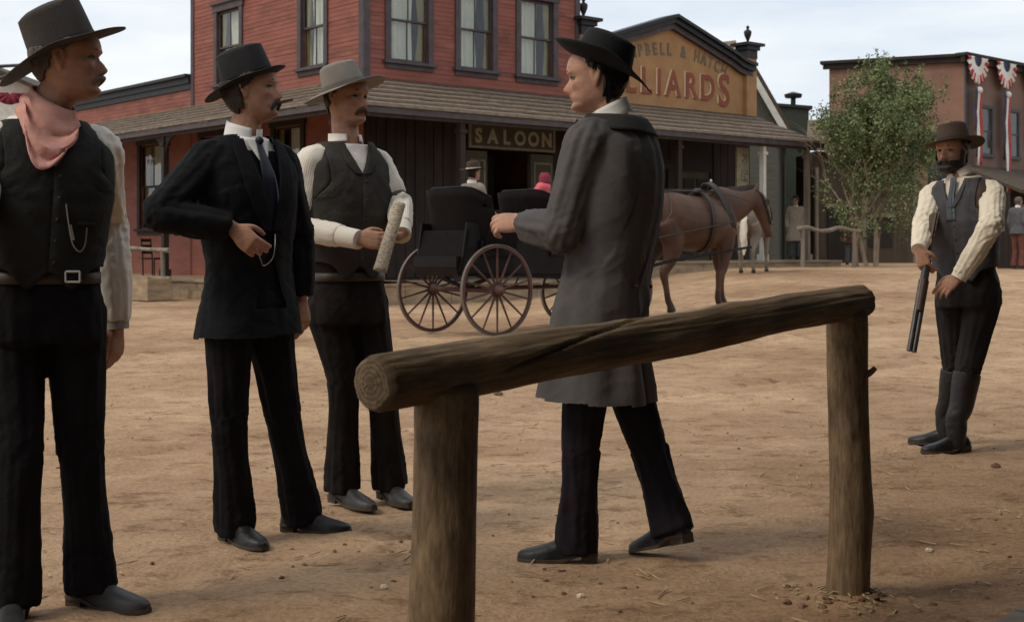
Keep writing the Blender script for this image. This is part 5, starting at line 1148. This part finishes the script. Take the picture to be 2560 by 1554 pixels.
def log_mb(st, seed, knots=(), n=40, sub=14, crack=None):
    mb = MB(); mb.tube(st, n=n, sub=sub, cap=False); A = V(st[0][0]); B = V(st[-1][0]); ax = (B-A).normalized()
    def f(p):
        t = (p-A).dot(ax); c = A+ax*t; e = (p-c); r = e.length; e = e/r
        d = .005*noise.noise(V((t*3, e.x*1.5, e.z*1.5+seed)))+.004*noise.noise(V((t*2.2+seed, e.x*6, e.y*6+e.z*6)))+.0015*noise.noise(V((t*14, e.x*12, e.z*12)))
        for kp, kr, kh in knots: d += kh*math.exp(-((p-kp).length/kr)**2)
        if crack:
            a = math.atan2(e.dot(V((0,0,1))), e.dot(ax.cross(V((0,0,1))))); ca = crack[0]+crack[1]*t
            if crack[2] < t < crack[3]: d -= .016*math.exp(-((a-ca)/.05)**2)*min(1, (t-crack[2])*8, (crack[3]-t)*8)
        return p+e*d
    mb.v = [f(p) for p in mb.v]; b = 0; m = n; nn = len(mb.v)//n
    for ring, s_ in ((0, -1), (nn-1, 1)):                    # chamfered sawn ends
        base = [mb.v[ring*m+i] for i in range(m)]; c = sum(base, V((0,0,0)))/m; i0 = len(mb.v)
        radii = [.86, .78, .68, .6, .5, .42, .32, .24, .14]; prev = [ring*m+q for q in range(m)]
        for w, rr in enumerate(radii):                       # growth rings, a little off centre
            i0 = len(mb.v); mb.v += [c+(p-c)*(rr*(1+.05*noise.noise(V((p.x*30, p.z*30, w)))))+V((0,0,.004*(1-rr)))+ax*s_*(.016+.006*(1-rr)+.003*noise.noise(p*60+V((w, 0, 0)))) for p in base]; cur_ = list(range(i0, i0+m))
            for q in range(m):
                j = (q+1) % m; f = (prev[q], prev[j], cur_[j], cur_[q]); mb.f.append(f if s_ > 0 else f[::-1])
                if w: mb.mi[len(mb.f)-1] = 1 if w % 2 else 2
            prev = cur_
        mb.f.append(tuple(prev) if s_ > 0 else tuple(prev[::-1])); mb.mi[len(mb.f)-1] = 2
    return mb
def foreground_rail():
    P1, P2 = V((-.155, 3.05, 0)), V((1.10, 4.40, 0)); d = (P2-P1).normalized()
    r = thing('hitching_rail', 'rough log hitching rail on two posts in the foreground', 'hitching rail', (P1+P2)/2)
    za, zb = .872, .972
    A = P1-d*.20+V((0,0,za-.012)); B = P2+d*.085+V((0,0,zb+.006)); mid = lerp(A, B, .5)+V((0,0,-.006)); q3 = lerp(A, B, .8)+V((0,0,.004))
    k1 = lerp(A, B, .63)+V((0,0,.055)); k2 = lerp(A, B, .42)+V((-.03,-.03,.03))
    part('rail', log_mb([(A, .064, .063), (lerp(A, B, .12), .066, .064), (lerp(A, B, .3), .062), (mid, .060), (q3, .056), (B, .053)], 3., [(k1, .06, .008), (k2, .04, .005), (lerp(A, B, .72)+V((0,0,.05)), .09, -.006)], crack=(-1.0, 2.5, .28, 1.0), n=76, sub=18), [logm, endg, endd], r, sharp=0)
    part('post', log_mb([(P1+V((.004,0,za-.045)), .074), (P1+V((0,0,.55)), .075), (P1+V((-.006,.0,.25)), .077), (P1+V((-.01,0,-.05)), .082)], 9., [(P1+V((.0,-.075,.5)), .025, .006)]), [logm, endg, endd], r, sharp=0)
    part('post', log_mb([(P2+V((-.003,0,zb-.04)), .064), (P2+V((0,0,.7)), .065), (P2+V((.006,0,.35)), .067), (P2+V((.0,0,-.05)), .071)], 15., [(P2+V((-.01,-.066,.56)), .02, .010), (P2+V((.02,-.06,.42)), .03, .005), (P2+V((.06,-.03,.3)), .05, .006)]), [logm, endg, endd], r, sharp=0)
    q = MB(); s0 = at(2168, 935, 4.38); q.tube([(s0-V((.02,0,.005)), .015), (s0+V((.008,0,.004)), .011), (s0+V((.026,-.004,.022)), .008)], n=8); q.uv = {}; part('twig_stub', q, logm, r)
    for p, rr in ((P2, .10), ):                               # soil heaped round the post foot
        pass
foreground_rail()

# ------------------------------------------------------------ carriage
def build_carriage():
    O = V((-.64, 18., 0)); hd = V((.76,.65,0)); rz = math.atan2(-hd.x, hd.y); M = Matrix.Translation(O) @ Matrix.Rotation(rz, 4, 'Z')
    c = thing('carriage', 'black two-seat open carriage with spoked wheels in front of the saloon', 'carriage', O, rz)
    cp = mat('carriage_black', (.007,.005,.005), .5, .4, 4, spec=.15); cl = mat('carriage_leather', (.0065,.0045,.0045), .75, .3, 8, bump=.4, bscale=30, spec=.1); wd = mat('wheel_maroon', (.075,.035,.026), .6, .4, 6); ir = mat('tyre_iron', (.14,.11,.09), .6, .3, 8)
    def gl(x, y): p = M @ V((x, y, 0)); return gz(p.x, p.y)
    def wheel(x, y, R, ns, turn=0.):
        h = V((x, y, R+.01+gl(x, y))); ca, sa = math.cos(turn), math.sin(turn); fx = V((-sa, ca, 0)); ax = V((ca, sa, 0)); N_ = 56
        def ring(r0, r1, w): return [[h+fx*(r*math.cos(2*PI*i/N_))+V((0,0,r*math.sin(2*PI*i/N_)))+ax*o for r, o in ((r0, -w), (r1, -w), (r1, w), (r0, w))] for i in range(N_+1)]
        q = MB(); q.grid(ring(R-.05, R-.012, .018), True); q.uv = {}; w = part('wheel', q, wd, c, local=True)
        q = MB(); q.grid(ring(R-.012, R, .02), True); q.uv = {}; part('tyre', q, ir, w, local=True)
        q = MB(); q.tube([(h-ax*.11, .035), (h-ax*.05, .07), (h+ax*.05, .07), (h+ax*.12, .04), (h+ax*.14, .03)], n=14); q.uv = {}; part('hub', q, wd, w, local=True)
        for i in range(ns):
            a = 2*PI*(i+.5)/ns; dv = fx*math.cos(a)+V((0,0,math.sin(a))); q = MB(); q.tube([(h+dv*.06, .018), (h+dv*R*.5, .014), (h+dv*(R-.045), .012)], n=6, sub=1); q.uv = {}; part('spoke', q, wd, w, local=True)
    for x in (-.69, .69): wheel(x, 0, .6, 14); wheel(x*.96, 2.45, .48, 12)
    g1 = gl(0, 2.45)
    q = MB(); q.tube([((-.69,0,.61), .032), ((.69,0,.61), .032)], n=8); q.uv = {}; part('axle', q, wd, c, local=True)
    q = MB(); q.tube([((-.66,2.45,.49+g1), .03), ((.66,2.45,.49+g1), .03)], n=8); q.uv = {}; part('axle', q, wd, c, local=True)
    for x in (-.12, .12): q = MB(); q.tube([((x,0,.62), .025), ((x*.3,2.45,.56+g1), .025)], n=8); q.uv = {}; part('reach', q, wd, c, local=True)
    for y, z, s_ in ((0, .66, 1), (2.45, .56+g1, 1)):
        for sg in (-1, 1):
            q = MB(); q.tube([((-.48,y,z+.1), .02, .03), ((0,y,z+.1+sg*.1), .02, .03), ((.48,y,z+.1), .02, .03)], n=8, sub=6); q.uv = {}; part('spring', q, cp, c, local=True)
    q = MB(); side = [(-.5, .92), (-.46, .8), (.7, .78), (1.35, .74), (2.0, .78), (2.5, .92), (2.62, 1.0), (2.62, 1.06), (1.9, 1.02), (1.5, 1.05), (.9, 1.02), (-.5, 1.06)]
    q.prism([V((-.46, y, z)) for y, z in side], (.92, 0, 0)); part('body', q, cp, c, local=True, smooth=False)
    def seat(y, z0, zt, w):
        q = MB(); q.box((0, y+.28, z0+.1), (w, .62, .2)); s_ = part('seat', q, cp, c, local=True, smooth=False)
        q = MB(); q.tube([((-w/2+.03, y+.28, z0+.24), .06, .26), ((w/2-.03, y+.28, z0+.24), .06, .26)], side=V((0,0,1)), n=14, p=3); q.uv = {}; part('cushion', q, cl, s_, local=True)
        rows = []
        for i in range(9):
            v = i/8; rows.append([V((x*(1+.06*v), y-.06-.14*v+.22*abs(x/(w/2))**4*1.4, z0+.1+(zt-z0-.1)*v-(.14*max(0, abs(x/(w/2))-.75)/.25 if v > .8 else 0))) for x in [-w/2+w*j/20 for j in range(21)]])
        q = MB(); q.grid(rows); q.uv = {}; part('backrest', q, cl, s_, local=True, solid=.07)
        q = MB(); q.tube([(p+V((0,0,.01)), .016) for p in rows[-1][::2]], n=6); q.uv = {}; part('back_rail', q, cp, s_, local=True)
        for sg in (-1, 1): q = MB(); q.prism([V((sg*w/2, y+.02, z0+.1)), V((sg*w/2, y+.55, z0+.1)), V((sg*(w/2+.05), y+.52, z0+.42)), V((sg*(w/2+.05), y+.1, z0+.5))], (sg*.03, 0, 0)); part('armrest', q, cl, s_, local=True, smooth=False)
    seat(-.12, 1.06, 1.95, 1.1); seat(1.12, 1.06, 1.95, 1.06)
    q = MB(); q.prism([V((-.5, -.47, .86)), V((.5, -.47, .86)), V((.52, -.33, 1.4)), V((-.52, -.33, 1.4))], (0, .03, 0)); part('rear_apron', q, cl, c, local=True, smooth=False)
    for sg in (-1, 1): q = MB(); q.prism([V((sg*.47, -.45, .84)), V((sg*.47, 2.15, .8)), V((sg*.47, 2.2, 1.12)), V((sg*.47, 1.75, 1.42)), V((sg*.47, 1.0, 1.44)), V((sg*.47, .62, 1.22)), V((sg*.47, .4, 1.44)), V((sg*.47, -.35, 1.5))], (sg*.03, 0, 0)); part('side_panel', q, cp, c, local=True, smooth=False)
    q = MB(); q.prism([V((-.42, 2.6, 1.04)), V((.42, 2.6, 1.04)), V((.42, 2.72, 1.5)), V((-.42, 2.72, 1.5))], (0, .02, 0)); part('dashboard', q, cl, c, local=True, smooth=False)
    for sg in (-1, 1):
        q = MB(); q.tube([((sg*.74, -.62, .9), .008, .13), ((sg*.74, -.3, 1.26), .008, .13), ((sg*.74, .1, 1.33), .008, .13), ((sg*.74, .55, 1.1), .008, .13)], side=V((0,0,1)), n=10); q.uv = {}
        q = MB(); q.tube([((sg*.34, 2.5, .62+g1), .025), ((sg*.40, 3.3, .86+g1), .026), ((sg*.46, 4.3, 1.0+g1), .024), ((sg*.46, 5.4, 1.12+g1), .02)], n=8); q.uv = {}; part('shaft', q, cp, c, local=True)
        q = MB(); q.box((sg*.6, 1.4, .62), (.22, .3, .02)); st_ = part('step', q, cp, c, local=True, smooth=False); q = MB(); q.tube([((sg*.46, 1.4, .8), .012), ((sg*.6, 1.4, .63), .012)], n=6); q.uv = {}; part('step_iron', q, cp, st_, local=True)
        q = MB(); q.lathe((sg*.62, .62, 1.3), [(.02,0),(.06,.02),(.06,.2),(.09,.22),(.03,.3)], 10); q.uv = {}; part('lamp', q, mat('brass_dark', (.25,.17,.06), .35, .3, 9, metal=.7), c, local=True)
    return M
CM = build_carriage()
def simple_joints(O, psi, h=1.78, sit=False, up=0.):
    k = h/1.8; R, Fw = yaw(psi); J = dict(Rs=R, Fs=Fw, Rh=R, Fh=Fw); b = V(O); P = lambda x, y, z: b+R*x*k+Fw*y*k+UP*z*k
    J['pelvis'] = P(0,0,.95); J['neck'] = P(0,.0,1.52); J['head'] = P(0,.03,1.665); J['Mh'] = frame(psi)
    for s, g in (('R', 1), ('L', -1)):
        J['sh'+s] = P(.175*g, 0, 1.43); J['el'+s] = P(.235*g, -.03, 1.15); J['wr'+s] = P(.22*g, .08, .92); J['hip'+s] = P(.092*g, 0, .93); J['kn'+s] = P(.1*g, .03, .5); J['heel'+s] = P(.11*g, -.07, 0); J['toe'+s] = P(.14*g, .21, 0); J['an'+s] = P(.11*g, 0, .115); J['up'+s] = V(UP)
        if sit: J['kn'+s] = P(.1*g, .44, .95); J['an'+s] = P(.11*g, .55, .55); J['heel'+s] = P(.11*g, .48, .44); J['toe'+s] = P(.12*g, .76, .44); J['wr'+s] = P(.14*g, .3, 1.05); J['el'+s] = P(.24*g, .05, 1.14)
    return J, k
def simple_person(label, O, psi, coatm, trm, hatm, h=1.78, sit=False, q0=-.5, hat=True, hairm=None, group=None, brim=.07, skin_=None, hat_edge=None):
    J, k = simple_joints(O, psi, h, sit); T = Torso(J, k)
    hands = {s: hand_mb(J['wr'+s], (J['wr'+s]-J['el'+s]), J['Fs']*.3-J['Rs']*(1 if s == 'R' else -1), J['Fs'], k) for s in 'LR'}
    root = thing('person', label, 'person', O, group=group)
    part('body', remesh(body_mb(J, k, hands, T), .011, 2), skin_ or skind, root, sharp=0); eyes(root, J, k)
    part('trousers', trousers_mb(J, k, T, [.097, .086, .071, .069, .08], waist=.25, hem=.05, vox=.016), trm, root, sharp=0)
    dress_boots(root, J, k, leather)
    co = T.tube(q0, .985, .03, 26, 30, lambda q: .03*sm((.1-q)/.6))
    for s in 'LR': co.add(arm_mb(J, s, k, [.08, .073, .066, .063, .052]))
    part('coat', remesh(co, .016, 2, sleeve_folds(J, .004, .012, h*9, .008)), coatm, root, sharp=0)
    collar(root, J, k, starch, -.008, .04, .064, .4)
    part('hair', shell(J, k, lambda z, a, s: a > 1.2+.5*sm((.045-z)/.06) and z > -.08, .01, h*5, .004, 28, 42), hairm or dhair, root, solid=.003)
    if hat:
        M = J['Mh'] @ Matrix.Rotation(.08, 3, 'X'); c = J['head']+M@V((0,-.005,.045))*k; cr_, br, bd = hat_mbs(c, M, .085, .104, .10, .86, (brim,)*3, (.0,.0,.012), crease=.015)
        hh = part('hat', cr_, hatm, root, solid=-.003); part('brim', br, hatm, hh, solid=.006); part('hat_band', bd, hat_edge or MATS['dark_band'], hh)
    return root, J, T
dun = mat('dun_wool', (.24,.19,.15), .9, .15, 8); drab = mat('pale_duster', (.42,.35,.27), .9, .12, 8); slate = mat('slate_wool', (.09,.09,.10), .9, .2, 8); rustc = mat('rust_cloth', (.13,.05,.035), .9, .2, 8); rose = mat('rose_silk', (.62,.10,.13), .5, .15, 9); palehat = mat('pale_hat_edge', (.6,.54,.45), .8, .1, 9)
def passengers():
    p = CM @ V((.02, .12, 1.30)); o = V((p.x, p.y, p.z-.95+.22)); r, J, T = simple_person('passenger in tan coat seen from behind on the carriage\'s rear seat', o, 52, dun, browntrs, felt5, 1.74, True, q0=-.1, brim=.09, hat_edge=palehat)
    p = CM @ V((.0, 1.4, 1.30)); o = V((p.x, p.y, p.z-.95+.14)); r, J, T = simple_person('passenger with rose-red bonnet on the carriage\'s front seat', o, 50, slate, browntrs, rose, 1.62, True, q0=-.1, hat=False)
    q = shell(J, .9, lambda z, a, s: a > .95 and z > -.075, .028, 3, .004, 40, 60); part('bonnet', q, rose, r, solid=.004)
    q = MB(); q.ball(J['head']+J['Mh']@V((0,-.12,-.05)), (.085,.07,.085), J['Mh'], 10); q.uv = {}; part('bow', q, rose, r)
    q = MB(); C, M = J['head'], J['Mh']; q.tube([(C+M@V((0,.02,.10)), .08, .09), (C+M@V((0,.02,.19)), .075, .085), (C+M@V((0,.02,.24)), .05)], n=14); q.uv = {}; part('bonnet_crown', q, MATS['maroon_cloth'], r)
passengers()

# ------------------------------------------------------------ horses
def horse(label, O, rz, coatm, sockm, manem, group=None, harness=True, step=.0, s=1.):
    h = thing('horse', label, 'horse', O, rz, group=group); mb = MB(); X = V((1,0,0))
    def t_(st, **k): mb.tube([(V(q[:3])*s, q[3]*s, (q[4] if len(q) > 4 else q[3])*s) for q in st], **k)
    t_([(0,-.80,1.30,.07,.09),(0,-.72,1.30,.18,.20),(0,-.45,1.26,.30,.34),(0,-.1,1.18,.33,.37),(0,.25,1.18,.30,.37),(0,.52,1.22,.22,.30),(0,.70,1.20,.13,.19),(0,.75,1.18,.05,.08)], side=X, n=22, sub=4)
    t_([(0,.28,1.36,.14,.22),(0,.55,1.42,.145,.27),(0,.82,1.54,.115,.20),(0,1.04,1.66,.088,.15),(0,1.16,1.71,.075,.12)], side=X, n=18, sub=4)
    t_([(0,1.12,1.75,.06,.07),(0,1.20,1.68,.09,.13),(0,1.29,1.53,.09,.13),(0,1.36,1.36,.066,.092),(0,1.41,1.22,.058,.072),(0,1.43,1.15,.05,.055)], side=X, n=16, sub=4)
    for g in (-1, 1): t_([(g*.055,1.12,1.79,.03,.02),(g*.06,1.13,1.85,.032,.016),(g*.055,1.15,1.93,.006)], n=8)
    for g, a in ((-1, step), (1, -step)):
        t_([(g*.15,.52,1.12,.12,.15),(g*.16,.54+a*.15,.86,.085,.105),(g*.16,.54+a*.35,.56,.058,.065),(g*.16,.53+a*.5,.5,.06,.065),(g*.16,.52+a*.55,.34,.038,.042),(g*.16,.52+a*.6,.17,.042,.046),(g*.16,.56+a*.6,.09,.045,.05),(g*.16,.58+a*.6,.0,.06,.07)], side=X, n=12, sub=3)
        t_([(g*.14,-.52,1.2,.15,.22),(g*.17,-.44,.92,.12,.17),(g*.16,-.56-a*.2,.66,.075,.09),(g*.15,-.70-a*.4,.52,.055,.07),(g*.15,-.68-a*.45,.34,.04,.045),(g*.15,-.66-a*.5,.16,.043,.047),(g*.15,-.62-a*.5,.09,.045,.05),(g*.15,-.60-a*.5,.0,.06,.07)], side=X, n=12, sub=3)
    body = remesh(mb, .02*s, 3); 
    for i, f in enumerate(body.f):
        if sum(body.v[j].z for j in f)/len(f) < .26*s: body.mi[i] = 1
        if sum(body.v[j].z for j in f)/len(f) < .075*s: body.mi[i] = 2
    part('body', body, [coatm, sockm, black], h, local=True, sharp=0)
    mb = MB(); t_([(0,1.16,1.84,.02,.04),(0,1.0,1.80,.03,.06),(0,.78,1.70,.035,.07),(0,.52,1.60,.03,.05)], side=X, n=10); mb.uv = {}; mb.v = [p+V((noise.noise(p*20), 0, noise.noise(p*25)))*.02 for p in mb.v]; part('mane', mb, manem, h, local=True)
    mb = MB(); t_([(0,-.78,1.34,.04),(0,-.88,1.22,.07),(0,-.92,.9,.085),(0,-.9,.6,.06),(0,-.9,.42,.01)], n=12); mb.uv = {}; mb.v = [p+V((noise.noise(p*14), noise.noise(p*14+V((4,0,0))), 0))*.03 for p in mb.v]; part('tail', mb, manem, h, local=True)
    for g in (-1, 1): mb = MB(); mb.ball(V((g*.083, 1.27, 1.64))*s, (.015, .022, .02), n=6); mb.uv = {}; part('eye', mb, EYE[1], h, local=True)
    tk = mat('harness_leather', (.022,.014,.010), .5, .3, 9, spec=.4)
    def strap(pts, w=.02, t=.008, nm='strap', m=tk): q = MB(); q.tube([(V(p)*s, w, t) for p in pts], n=8, sub=3); q.uv = {}; return part(nm, q, m, hs, local=True)
    q = MB(); q.tube([(V(p)*s, .014, .02) for p in ((.095,1.22,1.72),(.105,1.30,1.53),(.08,1.39,1.34))], n=6); q.tube([(V(p)*s, .014, .02) for p in ((.08,1.39,1.34),(0,1.47,1.36),(-.08,1.39,1.34),(-.105,1.30,1.53),(-.095,1.22,1.72),(0,1.16,1.82),(.095,1.22,1.72))], n=6); q.uv = {}; part('bridle', q, tk, h, local=True)
    if harness:
        def hoop(y, zc, a, b, w, nm, lean=0., m=tk):
            n = 30; q = MB(); rows = [[V((a*math.cos(2*PI*i/n)*e, y+lean*math.sin(2*PI*i/n)+o, zc+b*math.sin(2*PI*i/n)*e))*s for o, e in ((-w, 1), (-w, 1.06), (w, 1.06), (w, 1))] for i in range(n+1)]; q.grid(rows, True); q.uv = {}; return part(nm, q, m, h, local=True)
        hs = hoop(.50, 1.31, .215, .40, .055, 'collar', -.20); hoop(.12, 1.19, .335, .40, .03, 'girth'); 
        for g in (-1, 1):
            strap([(g*.27,.5,1.2),(g*.37,0,1.12),(g*.36,-.6,1.02),(g*.4,-1.0,.95)], .025, .012, 'trace'); strap([(g*.20,-.55,1.56),(g*.325,-.6,1.3),(g*.25,-.78,1.1)], .018, .008, 'breeching'); strap([(g*.08,.35,1.6),(g*.05,-.3,1.6),(g*.05,-.6,1.57)], .015, .008, 'back_strap')
            strap([(g*.12,1.38,1.34),(g*.2,.8,1.5),(g*.1,.15,1.62),(g*.15,-.9,1.6)], .008, .005, 'rein'); q = MB(); q.box(V((g*.115, 1.29, 1.63))*s, (.012, .09, .1)); part('blinker', q, tk, h, local=True, smooth=False)
        q = MB(); q.ball(V((0,.12,1.60))*s, (.10,.09,.06), n=8); q.uv = {}; part('saddle_pad', q, tk, h, local=True); q = MB(); q.ball(V((0,.36,1.75))*s, (.02,.02,.035), n=6); q.uv = {}; part('terret', q, silver, h, local=True)
        for g in (-1, 1):
            q = MB(); q.ball(V((g*.31,.12,1.08))*s, (.022,.03,.03), n=6); q.uv = {}; part('buckle', q, silver, h, local=True)
    for o in h.children:                                     # head carried low
        for v in o.data.vertices:
            if v.co.z > 1.0*s: v.co.z -= .15*s*sm((v.co.y/s-.45)/.6)
    return h
bay = mat('bay_coat', (.072,.034,.019), .55, .3, 3, bump=.15, bscale=80, spec=.3); baysock = mat('dark_leg', (.05,.022,.013), .6, .3, 5); palec = mat('pale_grey_coat', (.17,.14,.11), .7, .15, 4); 
def horses():
    hd = V((.84,.54,0)); p = CM @ V((0, 4.5, 0)); p.z = gz(p.x, p.y); horse('harnessed bay horse drawing the black carriage', p, math.atan2(-hd.x, hd.y), bay, baysock, dhair, step=.3, s=1.16)
    q = at(1885, 690, 29.5); q.z = gz(q.x, q.y); horse('pale grey horse standing beyond the bay horse\'s head', q, math.radians(-25), palec, palec, palehat, harness=False, s=.92)
horses()

# ------------------------------------------------------------ tree
def build_tree():
    B = at(2190, 664, 36); B.z = gz(B.x, B.y)-.05; t = thing('tree', 'bushy green street tree with several thin trunks in front of the brown store', 'tree', B); rnd = random.Random(11)
    bark = mat('pale_bark', (.26,.20,.14), .9, .35, 6, (1,1,.4), bump=.5); tw = MB(); tips = []
    def branch(p, d, L, r, dep):
        pts = [(p, r)]; q = p; n = 4
        for i in range(n): d = (d+V((rnd.uniform(-.18,.18), rnd.uniform(-.18,.18), rnd.uniform(-.03,.12)))).normalized(); q = q+d*L/n; pts.append((q, r*(1-.55*(i+1)/n)))
        tw.tube(pts, n=7 if dep < 2 else 5, sub=2)
        if dep >= 2: tips.append((q, d)); tips.append((lerp(p, q, .6), d))
        if dep < 4:
            for k in range(3 if dep else 4):
                a = rnd.uniform(0, 2*PI); o = V((math.cos(a), math.sin(a), 0)); s_ = lerp(p, q, rnd.uniform(.55, 1)); branch(s_, (d*.75+o*rnd.uniform(.35,.75)+V((0,0,.15))).normalized(), L*rnd.uniform(.6,.8), r*.5, dep+1)
    for k, (dx, lean) in enumerate(((0, (.02,.0)), (-.35, (-.22,.05)), (-.75, (-.2,-.1)), (.15, (.3,.1)))): branch(B+V((dx*.6, .1*k, 0)), V((lean[0], lean[1], 1)).normalized(), 2.0 if k else 2.3, .075-.012*k, 0)
    tw.uv = {}; part('trunk', tw, bark, t)
    lm = [mat('leaf_green', (.125,.165,.06), .65, .35, 3), mat('leaf_dark', (.07,.092,.036), .7, .3, 3), mat('leaf_pale', (.25,.28,.13), .6, .25, 3)]
    cr_ = MB(); C0 = at(2212, 352, 36)
    clumps = []
    for i in range(340):
        u = V((rnd.gauss(0,1), rnd.gauss(0,1), rnd.gauss(0,1))).normalized()*rnd.random()**.5; p = C0+V((u.x*1.4*(1-.35*max(0,u.z)), u.y*1.3, u.z*2.1-.05))
        if noise.noise(p*1.1) < -.12: continue
        p.x += .4*noise.noise(p*.9); clumps.append((p, rnd.uniform(.16,.42)))
    for q, d in tips:
        if rnd.random() < .5 and abs(q.x-C0.x) < 1.45 and q.z < C0.z+1.6: clumps.append((q+d*rnd.uniform(0, .25), rnd.uniform(.12,.3)))
    for i in range(34): clumps.append((C0+V((rnd.uniform(-1.3,1.2), rnd.uniform(-1,.8), rnd.uniform(-2.5,-1.5))), rnd.uniform(.15,.3)))
    for i in range(26):                                      # upright shoots breaking the outline
        a = rnd.uniform(-1, 1); b0 = C0+V((a*1.35, rnd.uniform(-.8,.8), 1.1+.9*(1-a*a)*rnd.random()))
        for j in range(4): clumps.append((b0+V((.05*j*rnd.uniform(-1,1), 0, .17*j)), .15-.03*j))
    for px, py in ((2060, 455), (2050, 480), (2075, 430), (2300, 220), (2210, 160), (2200, 175), (2215, 190), (2110, 250), (2065, 500), (2100, 530), (2120, 290), (2070, 300), (2330, 300), (2340, 440), (2310, 500), (2150, 200), (2270, 215)):
        clumps.append((at(px, py, 36+rnd.uniform(-.6,.6)), rnd.uniform(.18,.3)))
    for c, r in clumps:
        sh = rnd.random()
        for k in range(int(70*(r/.3)**1.3)):
            u = V((rnd.gauss(0,1), rnd.gauss(0,1), rnd.gauss(0,1))).normalized()*r*rnd.random()**.5; p = c+V((u.x, u.y, u.z*1.25)); d = V((rnd.gauss(0,.5), rnd.gauss(0,.5), rnd.uniform(-1,.5))).normalized(); w = d.cross(V((rnd.gauss(0,1), rnd.gauss(0,1), rnd.gauss(0,1)))).normalized(); L = rnd.uniform(.05,.10); W = L*.3
            i0 = len(cr_.v); cr_.v += [p, p+d*L*.5+w*W, p+d*L, p+d*L*.5-w*W]; cr_.f.append((i0, i0+1, i0+2, i0+3)); cr_.mi[len(cr_.f)-1] = 0 if rnd.random() < .6 else (1 if sh < .5 else 2)
    part('crown', cr_, lm, t, smooth=False)
build_tree()

# ------------------------------------------------------------ people and rails in the distance
def distance():
    p = fR(13.55, .87, 1.5); simple_person('man in long pale duster standing on the veranda right of the horse', p, 205, drab, slate, felt2, 1.76, q0=-.75, hat_edge=palehat)
    p = at(2545, 665, 32); p.z = gz(p.x, p.y); simple_person('bareheaded man in slate jacket at the far right edge', p, 60, slate, rustc, felt2, 1.74, q0=-.15, hat=False, hairm=ghair)
    p = at(2127, 660, 41); p.z = gz(p.x, p.y); simple_person('dark figure in rust coat behind the far rail by the tree', p, 190, mat('dark_rust_cloth', (.06,.028,.02), .9, .2, 8), slate, felt5, 1.6, q0=-.4)
    def rail(label, a, c, h, nm, posts, m, wob=.03, r=.055):
        t = thing('hitching_rail', label, 'hitching rail', (a+c)/2, group=nm); q = MB(); n = 6; q.tube([(lerp(a, c, i/n)+UP*(h+wob*math.sin(i*1.9)), r*(1+.15*math.sin(i*2.3))) for i in range(n+1)], n=10); q.uv = {}; part('rail', q, m, t)
        for f in posts: p = lerp(a, c, f); q = MB(); q.tube([(p-UP*.1, r*1.15), (p+UP*(h*.5)+V((.01,0,0)), r), (p+UP*h, r)], n=10); q.uv = {}; part('post', q, m, t)
    a, c = at(1990, 672, 34.2), at(2150, 668, 35.2); a.z = gz(a.x, a.y); c.z = gz(c.x, c.y); rail('crooked pole rail between the veranda and the tree', a, c, .98, 'far hitching rails', (.1, .9), greywood, .05)
    a, c = at(330, 744, 32.2), at(560, 744, 30.6); a.z = c.z = 0; a = fL(10.2, 0, 3.1); c = fL(3.2, 0, 3.1); rail('pole rail before the side veranda behind the man in black', a, c, 1.15, 'far hitching rails', (.02, .28, .55, .95), greywood)
    a, c = at(2500, 662, 33), at(2640, 664, 33); a.z = gz(a.x, a.y); c.z = gz(c.x, c.y); t = thing('plank_fence', 'low brown plank fence beside the man at the far right edge', 'fence', a)
    for i in range(11): p = lerp(a, c, i/10); q = MB(); q.box(p+UP*.45, (.13, .03, .9+.03*(i % 3))); part('plank', q, brown, t, smooth=False)
    q = MB(); q.box((a+c)/2+V((0,.04,.75)), ((c-a).length+.1, .05, .08)); part('fence_rail', q, brown, t, smooth=False)
    # chairs on the side veranda
    for k, (tt, lab) in enumerate(((12.1, 'brown wooden chair on the side veranda behind the left man'), (8.6, 'brown wooden chair under the side veranda window by the post'))):
        o = fL(tt, .45, .9); ch = thing('chair', lab, 'chair', o, math.radians(40+k*25), group='chairs on the side veranda')
        q = MB(); q.box((0,0,.45), (.44,.44,.05)); part('seat', q, brown, ch, local=True, smooth=False)
        for x in (-.19, .19):
            q = MB(); q.tube([((x,-.19,0), .02), ((x,-.19,.44), .02)], n=8); q.uv = {}; part('leg', q, brown, ch, local=True)
            q = MB(); q.tube([((x,.19,0), .02), ((x,.2,.5), .02), ((x,.26,1.0), .018)], n=8); q.uv = {}; part('leg', q, brown, ch, local=True)
        for z in (.62, .78, .94): q = MB(); q.box((0,.2+(z-.5)*.12,z), (.36,.015,.08)); part('slat', q, brown, ch, local=True, smooth=False)
    # low trough boards in front of the side veranda
    tr = thing('water_trough', 'long plank water trough before the side veranda behind the man in black', 'trough', fL(5.2, 0, 3.6))
    for o0, o1 in ((3.35, 3.42), (3.85, 3.92)): q = MB(); fbox(q, fL, 2.6, 7.4, .02, .55, o0, o1); part('side_board', q, planks, tr, smooth=False)
    for t0 in (2.6, 7.33): q = MB(); fbox(q, fL, t0, t0+.07, .02, .5, 3.42, 3.85); part('end_board', q, planks, tr, smooth=False)
    q = MB(); fbox(q, fL, 2.67, 7.33, .02, .38, 3.42, 3.85); part('water', q, mat('dark_water', (.03,.028,.024), .05, .2, 3, spec=.5), tr, smooth=False)
distance()
bpy.data.scenes.remove(TMP)
